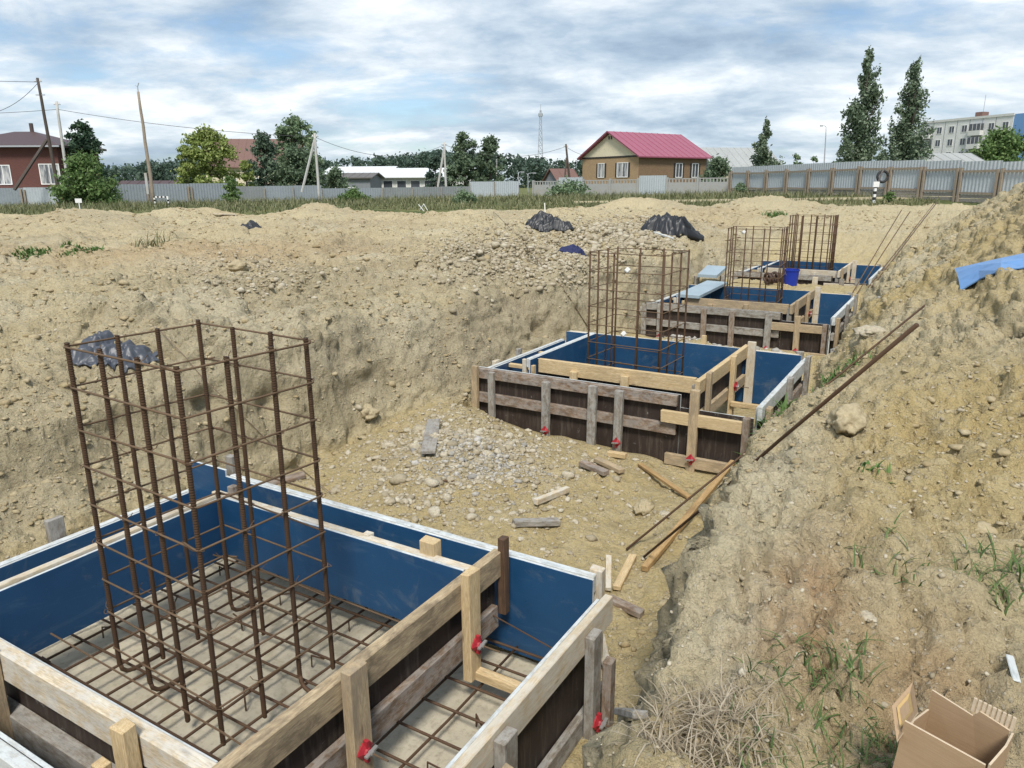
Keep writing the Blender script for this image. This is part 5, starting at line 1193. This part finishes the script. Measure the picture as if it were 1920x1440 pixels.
b = MB(); p0 = at_y(850, 340, 118); b.box(p0.x - 1, p0.x + 3.2, 118, 122, -1.2, zp(855, 320, 118)); o = b.build('garage', 'wall_white'); tag(o, 'white block wall at the right end of the long white building', 'building')
# red kiosk and brown roof beside the pink-roofed house
h = gable_house('shed', 'small shed with a dark brown roof beside the tan brick house', (at_y(1052, 345, 104).x, 104), R(30), 3.4, 5, -.2, 1.4, zp(1085, 318, 106) + .2, 'wall_grey', 'wall_grey', 'wall_grey', 'roof_rust', .3)
b = MB(); p0 = at_y(1049, 340, 140); b.box(p0.x, p0.x + 2.3, 140, 142, -1, zp(1049, 318, 140)); tag(b.build('kiosk', 'orange_red'), 'orange-red kiosk beyond the dark pole', 'kiosk')
# slate-roofed house
h = gable_house('house', 'house with a wide grey slate gable roof behind the small poplar', (at_y(1345, 330, 104).x, 104), R(12), 9.5, 10, .3, 3.0, zp(1385, 278, 108) - .3, 'wall_beige', 'wall_beige', 'wall_grey', 'roof_slate', .5)
h = gable_house('shed', 'old shed roof with patched grey slates right of the poplars', (at_y(1740, 305, 80).x, 80), R(6), 6.0, 5, .4, zp(1790, 306, 80) - .4, zp(1790, 290, 83) - .4, 'wall_grey', 'wall_grey', 'roof_dark', 'roof_slate', .4)
# apartment block
a0, a1 = at_y(1722, 300, 190), at_y(1888, 300, 168); dv = Vector((a1.x - a0.x, a1.y - a0.y)); L_ = dv.length; ang = math.atan2(dv.y, dv.x)
root = empty('apartment_block', (a0.x, a0.y, .5), ang); tag(root, 'white panel apartment block with a blue end wall', 'building'); hT = zp(1810, 224, 178) - .5
b = MB(); b.box(0, L_, 0, 12, -1, hT); b.build('wall', 'wall_panel', root); b = MB(); b.box(L_ + .004, L_ + 9, .15, 12, -1, hT + .3); b.build('end_wall', 'wall_blue', root)
b = MB(); b.box(-.15, L_ + .1, -.15, 12.1, hT + .003, hT + .5); b.build('parapet', 'wall_white', root)
for k in range(4):
    for j in range(7):
        x = 1.6 + j * (L_ - 3.2) / 6; z = hT - 2.6 - 2.85 * k
        if j in (0, 4):
            b = MB(); b.box(x - 1.5, x + 1.5, -1.0, -.003, z - 1.0, z + .05); bo = b.build('balcony', 'wall_white', root); g = MB(); g.box(x - 1.45, x + 1.45, -.95, -.004, z + .053, z + 1.5); g.build('pane', 'window_glass', bo)
            g = MB(); [g.box(x - 1.5 + q * .98, x - 1.44 + q * .98, -1.0, -.951, z + .053, z + 1.5) for q in range(4)]; g.build('frame', 'frame_white', bo)
        else: win(root, FRONT, x, z, 1.3, 1.4, 1)
for k in range(6): b = MB(); x = 3.2 + k * (L_ - 4) / 6; b.box(x - .05, x + .05, -.03, -.001, -1, hT); b.build('seam', 'wall_grey', root)
b = MB(); b.box(L_ * .45, L_ * .45 + 1.8, 4, 6, hT + .5, hT + 1.8); b.build('roof_hatch', 'roof_rust', root); b = MB(); b.tube([(L_ * .5, 5, hT + 1.7), (L_ * .5, 5, hT + 5.5)], .06, 5); b.build('antenna', 'lamp_grey', root)
b = MB(); b.tube([(L_ * .95, 5, hT + .4), (L_ * .95, 5, hT + 3)], .05, 5); b.build('antenna', 'lamp_grey', root)

# lattice tower
p = at_y(1013, 346, 420); root = empty('lattice_tower', (p.x, 420, -2)); tag(root, 'thin grey lattice tower above the far wood', 'tower'); HT = zp(1013, 207, 420) + 2
def hw(z): return 1.5 * (1 - z / HT) ** 1.0 + .40
for sx in (-1, 1):
    for sy in (-1, 1): b = MB(); b.tube([(sx * hw(0), sy * hw(0), 0), (sx * hw(HT * .5), sy * hw(HT * .5), HT * .5), (sx * hw(HT), sy * hw(HT), HT)], .12, 5); b.build('leg', 'lamp_grey', root)
z = 0; n = 14
for k in range(n):
    za, zb_ = HT * k / n, HT * (k + 1) / n; b = MB()
    for (ax, ay), (bx, by) in (((-1, -1), (1, -1)), ((1, -1), (1, 1)), ((1, 1), (-1, 1)), ((-1, 1), (-1, -1))):
        b.tube([(ax * hw(za), ay * hw(za), za), (bx * hw(zb_), by * hw(zb_), zb_)], .065, 4); b.tube([(bx * hw(za), by * hw(za), za), (ax * hw(zb_), ay * hw(zb_), zb_)], .065, 4); b.tube([(ax * hw(zb_), ay * hw(zb_), zb_), (bx * hw(zb_), by * hw(zb_), zb_)], .065, 4)
    b.build('brace', 'lamp_grey', root)
b = MB(); b.lathe([(0, HT - 3), (1.2, HT - 3), (1.2, HT - 1.5), (0, HT - 1.5)], 8); b.build('antenna', 'lamp_grey', root); b = MB(); b.tube([(0, 0, HT - 1), (0, 0, HT + 3)], .12, 5); b.build('antenna', 'lamp_grey', root)

# ------------------------------------------------------------------ poles, lamps, wires
def pole(name, label, foot, top_, Y, r0_, r1_, mat, parts=()):
    b0 = at_y(*foot, Y); t0 = at_y(*top_, Y); g = gz(b0.x, b0.y); k = (g - t0.z) / (b0.z - t0.z) if abs(b0.z - t0.z) > .01 else 1; base = t0 + (b0 - t0) * k
    root = empty(name, base); tag(root, label, 'pole'); d = t0 - base; b = MB(); n = 7
    b.tube([d * (i / n) + Vector((random.uniform(-.02, .02), 0, 0)) * (0 < i < n) - Vector((0, 0, .3)) * (i == 0) for i in range(n + 1)], [r0_ + (r1_ - r0_) * i / n for i in range(n + 1)], 8); b.build('mast', mat, root, smooth=True)
    return root, base, t0
def part_bar(root, base, a, b_, r_, mat, name): m = MB(); m.tube([Vector(a) - base, Vector(b_) - base], r_, 6); m.build(name, mat, root)
def insul(root, base, t0, n=2):
    for k in range(n):
        m = MB(); q = t0 - base + Vector((-.18 + .36 * k, 0, -.25)); m.lathe([(0, 0), (.05, 0), (.06, .06), (.03, .10), (.05, .13), (0, .16)], 8, c=q); m.build('insulator', 'paint_white', root)
    m = MB(); q = t0 - base; m.bar(q + Vector((-.3, 0, -.27)), q + Vector((.3, 0, -.27)), .06, .06); m.build('crossarm', 'lamp_grey', root)
rw, bw, tw = pole('utility_pole', 'dark wooden pole with a slanting brace in front of the brick house', (108, 348), (70, 146), 62, .15, .10, 'pole_wood'); insul(rw, bw, tw)
part_bar(rw, bw, at_y(88, 262, 62), at_y(27, 356, 60), .13, 'pole_wood', 'brace')
m_ = MB(); q = at_y(78, 178, 62) - bw; m_.bar(q + Vector((-.45, 0, 0)), q + Vector((.25, 0, 0)), .07, .07); m_.build('crossarm', 'lamp_grey', rw)
rc, bc, tcn = pole('utility_pole', 'pale concrete pole behind the dark braced pole', (128, 346), (106, 190), 70, .15, .11, 'concrete_pole'); insul(rc, bc, tcn, 2)
rl, bl, tl = pole('utility_pole', 'leaning brown wooden pole standing alone at the left fence', (290, 388), (259, 172), 57, .15, .09, 'fence_wood')
m_ = MB(); q = tl - bl; m_.tube([q, q + Vector((0, 0, .35)), q + Vector((.12, 0, .6))], .035, 5); m_.tube([q + Vector((0, 0, .3)), q + Vector((-.15, 0, .45))], .02, 5); m_.build('bracket', 'lamp_grey', rl); part_bar(rl, bl, at_y(286, 340, 57) - Vector((.35, .2, .9)), at_y(286, 340, 57) + Vector((-.35, -.2, .6)), .10, 'concrete_pole', 'stub')
ra, ba, ta = pole('utility_pole', 'concrete pole with a slanting strut in front of the birch', (598, 362), (590, 250), 66, .13, .10, 'concrete_pole'); part_bar(ra, ba, ta - Vector((0, 0, .4)), at_y(566, 360, 66), .11, 'concrete_pole', 'strut'); insul(ra, ba, ta)
rb_, bb, tb = pole('utility_pole', 'concrete pole with a slanting strut before the white building', (836, 352), (833, 266), 84, .14, .10, 'concrete_pole'); part_bar(rb_, bb, tb - Vector((0, 0, .5)), at_y(821, 350, 84), .12, 'concrete_pole', 'strut'); insul(rb_, bb, tb)
rd_, bd, td = pole('utility_pole', 'dark leaning wooden pole left of the pink-roofed house', (1069, 346), (1061, 270), 96, .16, .11, 'pole_wood'); insul(rd_, bd, td); part_bar(rd_, bd, at_y(1062, 296, 96), at_y(1058, 348, 95), .12, 'pole_wood', 'strut')
pole('post', 'thin grey post among the far trees', (931, 346), (931, 298), 112, .12, .09, 'concrete_pole')
def lamp(label, foot, top_, Y, arm):
    r_, b0, t0 = pole('street_lamp', label, foot, top_, Y, .09, .06, 'lamp_grey'); r_['category'] = 'street lamp'; m = MB(); q = t0 - b0; m.tube([q, q + Vector((arm * .5, 0, .12)), q + Vector((arm, 0, .14))], .04, 5); m.build('arm', 'lamp_grey', r_); m = MB(); m.box(q.x + arm - .1, q.x + arm + .45 * (1 if arm > 0 else -1), -.12, .12, q.z + .05, q.z + .2); m.build('lamp_head', 'lamp_grey', r_)
lamp('tall grey street lamp left of the tallest poplar', (1545, 318), (1549, 238), 96, -.3)
lamp('small street lamp beyond the old fence, bent arm to the right', (972, 346), (972, 324), 125, .5); lamp('small street lamp next to the one with the bent arm', (990, 346), (990, 326), 130, .9)
def wire(label, a, b_, sag, r_=.018, n=18):
    a, b_ = Vector(a), Vector(b_); m = MB(); m.tube([a.lerp(b_, k / n) - Vector((0, 0, sag * 4 * (k / n) * (1 - k / n))) for k in range(n + 1)], r_, 4); tag(m.build('power_line', 'cable'), label, 'cable', 'overhead wires between the poles')
wire('wire from the pale concrete pole to the strutted pole by the birch', at_y(108, 205, 70), ta - Vector((0, 0, .3)), .35); wire('wire sagging between the two strutted concrete poles', ta - Vector((0, 0, .3)), tb - Vector((0, 0, .3)), 1.35)
wire('wire from the strutted pole at the white building to the dark pole', tb - Vector((0, 0, .3)), td - Vector((0, 0, .3)), 1.2, .02); wire('upper wire running off the top of the dark braced pole', tw - Vector((0, 0, .3)), at_y(-60, 151, 60), .0); wire('drooping wire hanging off the top of the dark braced pole', tw - Vector((0, 0, .35)), at_y(-60, 214, 60), .75)
wire('lower wire passing behind the dark braced pole', at_y(108, 205, 70), at_y(-60, 214, 66), .05); wire('wire from the dark pole to the pink-roofed house', td - Vector((0, 0, .3)), at_y(1110, 292, 98), .3, .02)

# ------------------------------------------------------------------ fences
def corrugated(L, h, mat, pitch=.22, amp=.025):
    n = max(2, int(L / pitch) * 4); xs = np.linspace(0, L, n + 1); ys = amp * np.array([0, 1, 1, 0] * (n // 4 + 1))[:n + 1]
    V = [(x, y, 0) for x, y in zip(xs, ys)] + [(x, y, h) for x, y in zip(xs, ys)] + [(x, y + .006, 0) for x, y in zip(xs, ys)] + [(x, y + .006, h) for x, y in zip(xs, ys)]; m = n + 1
    F = [[k, k + 1, m + k + 1, m + k] for k in range(n)] + [[2 * m + k + 1, 2 * m + k, 3 * m + k, 3 * m + k + 1] for k in range(n)] + [[m + k, m + k + 1, 3 * m + k + 1, 3 * m + k] for k in range(n)]; return V, F
def fence(name, label, pts, h, bay, sheet, post_m, rails=True, base=0, double=True, seed=1, top_extra=.35, group=None):
    """pts: ground polyline (x, y); panels, posts and rails on the camera side"""
    r_ = random.Random(seed); root = empty(name, (pts[0][0], pts[0][1], gz(*pts[0]))); tag(root, label, 'fence', group); o0 = root.location
    for (x0, y0), (x1, y1) in zip(pts[:-1], pts[1:]):
        L = math.hypot(x1 - x0, y1 - y0); n = max(1, round(L / bay)); an = math.atan2(y1 - y0, x1 - x0); bl_ = L / n
        for k in range(n):
            xa, ya = x0 + (x1 - x0) * k / n, y0 + (y1 - y0) * k / n; xb, yb = x0 + (x1 - x0) * (k + 1) / n, y0 + (y1 - y0) * (k + 1) / n; za, zb_ = gz(xa, ya), gz(xb, yb); z = (za + zb_) / 2
            mm = Matrix.Translation(Vector((xa, ya, z)) - o0) @ Matrix.Rotation(an, 4, 'Z'); mt = sheet if isinstance(sheet, str) else r_.choice(sheet)
            V, F = corrugated(bl_ - .02, h - base, mt); o = obj('sheet', pymesh('sheet', V, F, mt), root); o.matrix_local = mm @ Matrix.Translation((.01, 0, base))
            hp = h - top_extra
            for q in ((-.13, .13) if double else (0.,)):
                b = MB(); b.box(-.06 + q, .06 + q, -.15, -.03, -.2, hp + r_.uniform(-.04, .06)); b.build('post', post_m, root, mat=mm)
            if rails:
                for zz2, hh in ((hp - .16, .12), (.50, .12)): b = MB(); b.bar((.2, -.065, zz2 + r_.uniform(-.04, .04)), (bl_ - .2, -.065, zz2 + r_.uniform(-.04, .04)), .06, hh); b.build('rail', post_m, root, mat=mm)
            if base: 
                for q in range(2): b = MB(); b.box(.07, bl_ - .07, -.05, .01, .02 + q * base / 2, (q + 1) * base / 2 - .01); b.build('board', 'weathered', root, mat=mm)
    return root
P_ = lambda px_, Y: (at_y(px_, 346, Y).x, Y)
fence('metal_fence', 'tall light grey corrugated fence with rough wooden posts and rails', [P_(1370, 66), P_(1560, 54), P_(1960, 39.5)], 2.25, 2.7, 'fence_sheet', 'fence_wood', True, .42)
fence('metal_fence', 'low grey sheet fence at the brick house, left of the big bush', [P_(-30, 62), P_(112, 62.5)], 1.5, 3.0, ['fence_sheet_b', 'fence_sheet'], 'fence_wood', False, 0, True, 3, .15)
fence('metal_fence', 'grey sheet fence with weathered posts behind the leaning brown pole', [P_(196, 63), P_(428, 68)], 1.65, 3.0, ['fence_sheet_b', 'fence_sheet_b', 'fence_sheet'], 'fence_wood', False, 0, True, 4, .25)
fence('metal_fence', 'dark old fence between the two grey sheet fences', [P_(428, 68.5), P_(495, 69)], 1.35, 2.2, 'fence_sheet_dark', 'weathered', False, 0, False, 5, .1)
fence('metal_fence', 'pale sheet fence beneath the strutted concrete pole', [P_(495, 69), P_(602, 70)], 1.35, 2.5, 'fence_sheet_b', 'weathered', False, 0, False, 6, .2)
fence('metal_fence', 'long low dark fence in front of the white building', [P_(602, 72), P_(880, 76)], 1.05, 2.8, ['fence_sheet_dark', 'fence_sheet_b'], 'weathered', False, 0, False, 7, .05)
fence('metal_fence', 'pale sheet fence beside the small street lamps', [P_(880, 78), P_(972, 80)], 1.5, 2.6, 'fence_sheet', 'weathered', False, 0, False, 8, .1)
def concrete_fence(label, a, b_, h, bay, seed):
    r_ = random.Random(seed); root = empty('concrete_fence', (*a, gz(*a))); tag(root, label, 'fence'); o0 = root.location; L = math.hypot(b_[0] - a[0], b_[1] - a[1]); n = round(L / bay); an = math.atan2(b_[1] - a[1], b_[0] - a[0])
    for k in range(n):
        x, y = a[0] + (b_[0] - a[0]) * k / n, a[1] + (b_[1] - a[1]) * k / n; mm = Matrix.Translation(Vector((x, y, gz(x, y))) - o0) @ Matrix.Rotation(an, 4, 'Z'); w = L / n
        m = MB(); m.box(-.09, .09, -.10, .10, -.2, h + .1); m.build('post', 'concrete_fence', root, mat=mm)
        if k % 3 == 1: V, F = corrugated(w - .2, h + .25, 'fence_sheet'); o = obj('panel', pymesh('panel', V, F, 'fence_sheet'), root); o.matrix_local = mm @ Matrix.Translation((.1, 0, .05))
        else:
            m = MB(); m.box(.1, w - .1, -.04, .04, .0, h - .35); m.build('panel', 'concrete_fence', root, mat=mm); m = MB(); m.box(.1, w - .1, -.04, .04, h - .08, h)
            for q in range(9): xx = .2 + (w - .4) * q / 8; m.box(xx - .05, xx + .05, -.035, .035, h - .352, h - .078)
            m.build('lattice', 'concrete_fence', root, mat=mm)
concrete_fence('old concrete panel fence with pierced tops before the pink-roofed house', P_(1000, 78), P_(1368, 67), 1.45, 2.9, 2)

# striped barrier, marker post, sign, tyre
def striped(m, a, b_, w, n=6):
    a, b_ = Vector(a), Vector(b_)
    for k in range(n): m.bar(a.lerp(b_, k / n), a.lerp(b_, (k + 1) / n), w, w, k % 2)
p = base_at(299, 52); root = empty('barrier', p); tag(root, 'black and white striped pipe barrier by the leaning brown pole', 'barrier')
for x in (-.45, .45): m = MB(); striped(m, (x, 0, -.1), (x, 0, .62), .10, 6); m.build('leg', ['paint_black', 'paint_white'], root)
m = MB(); striped(m, (-.5, 0, .67), (.5, 0, .67), .10, 8); m.build('crossbar', ['paint_black', 'paint_white'], root)
p = base_at(143, 46); root = empty('small_sign', p); tag(root, 'tiny white sign on a stake in front of the big bush', 'sign'); m = MB(); m.bar((0, 0, -.1), (0, 0, .7), .05, .05); m.build('stake', 'paint_white', root); m = MB(); m.box(-.2, .2, -.04, -.026, .55, .80); m.build('plate', 'paint_white', root)
p = base_at(1642, 44); root = empty('marker_post', p); tag(root, 'black and white marker post with a white plate at the metal fence', 'post'); m = MB(); striped(m, (0, 0, -.1), (0, 0, 1.05), .13, 7); m.build('shaft', ['paint_black', 'paint_white'], root); m = MB(); m.box(-.17, .17, -.09, -.066, .95, 1.25); m.build('plate', 'paint_white', root)
m = MB(); m.tube([(.1, .1, 0), (.15, .12, 1.1), (.32, .1, 1.75), (.45, .1, 2.0)], .05, 6); m.build('pipe', 'roof_dark', root)
p = at_y(1655, 331, 44.2); m = MB(); m.tube([(.30 * math.cos(t_), 0, .30 * math.sin(t_)) for t_ in np.linspace(0, 2 * math.pi, 25)], .075, 8); o = m.build('old_tyre', 'tyre', None, p, smooth=True); tag(o, 'old tyre hung on the metal fence above the marker post', 'tyre')
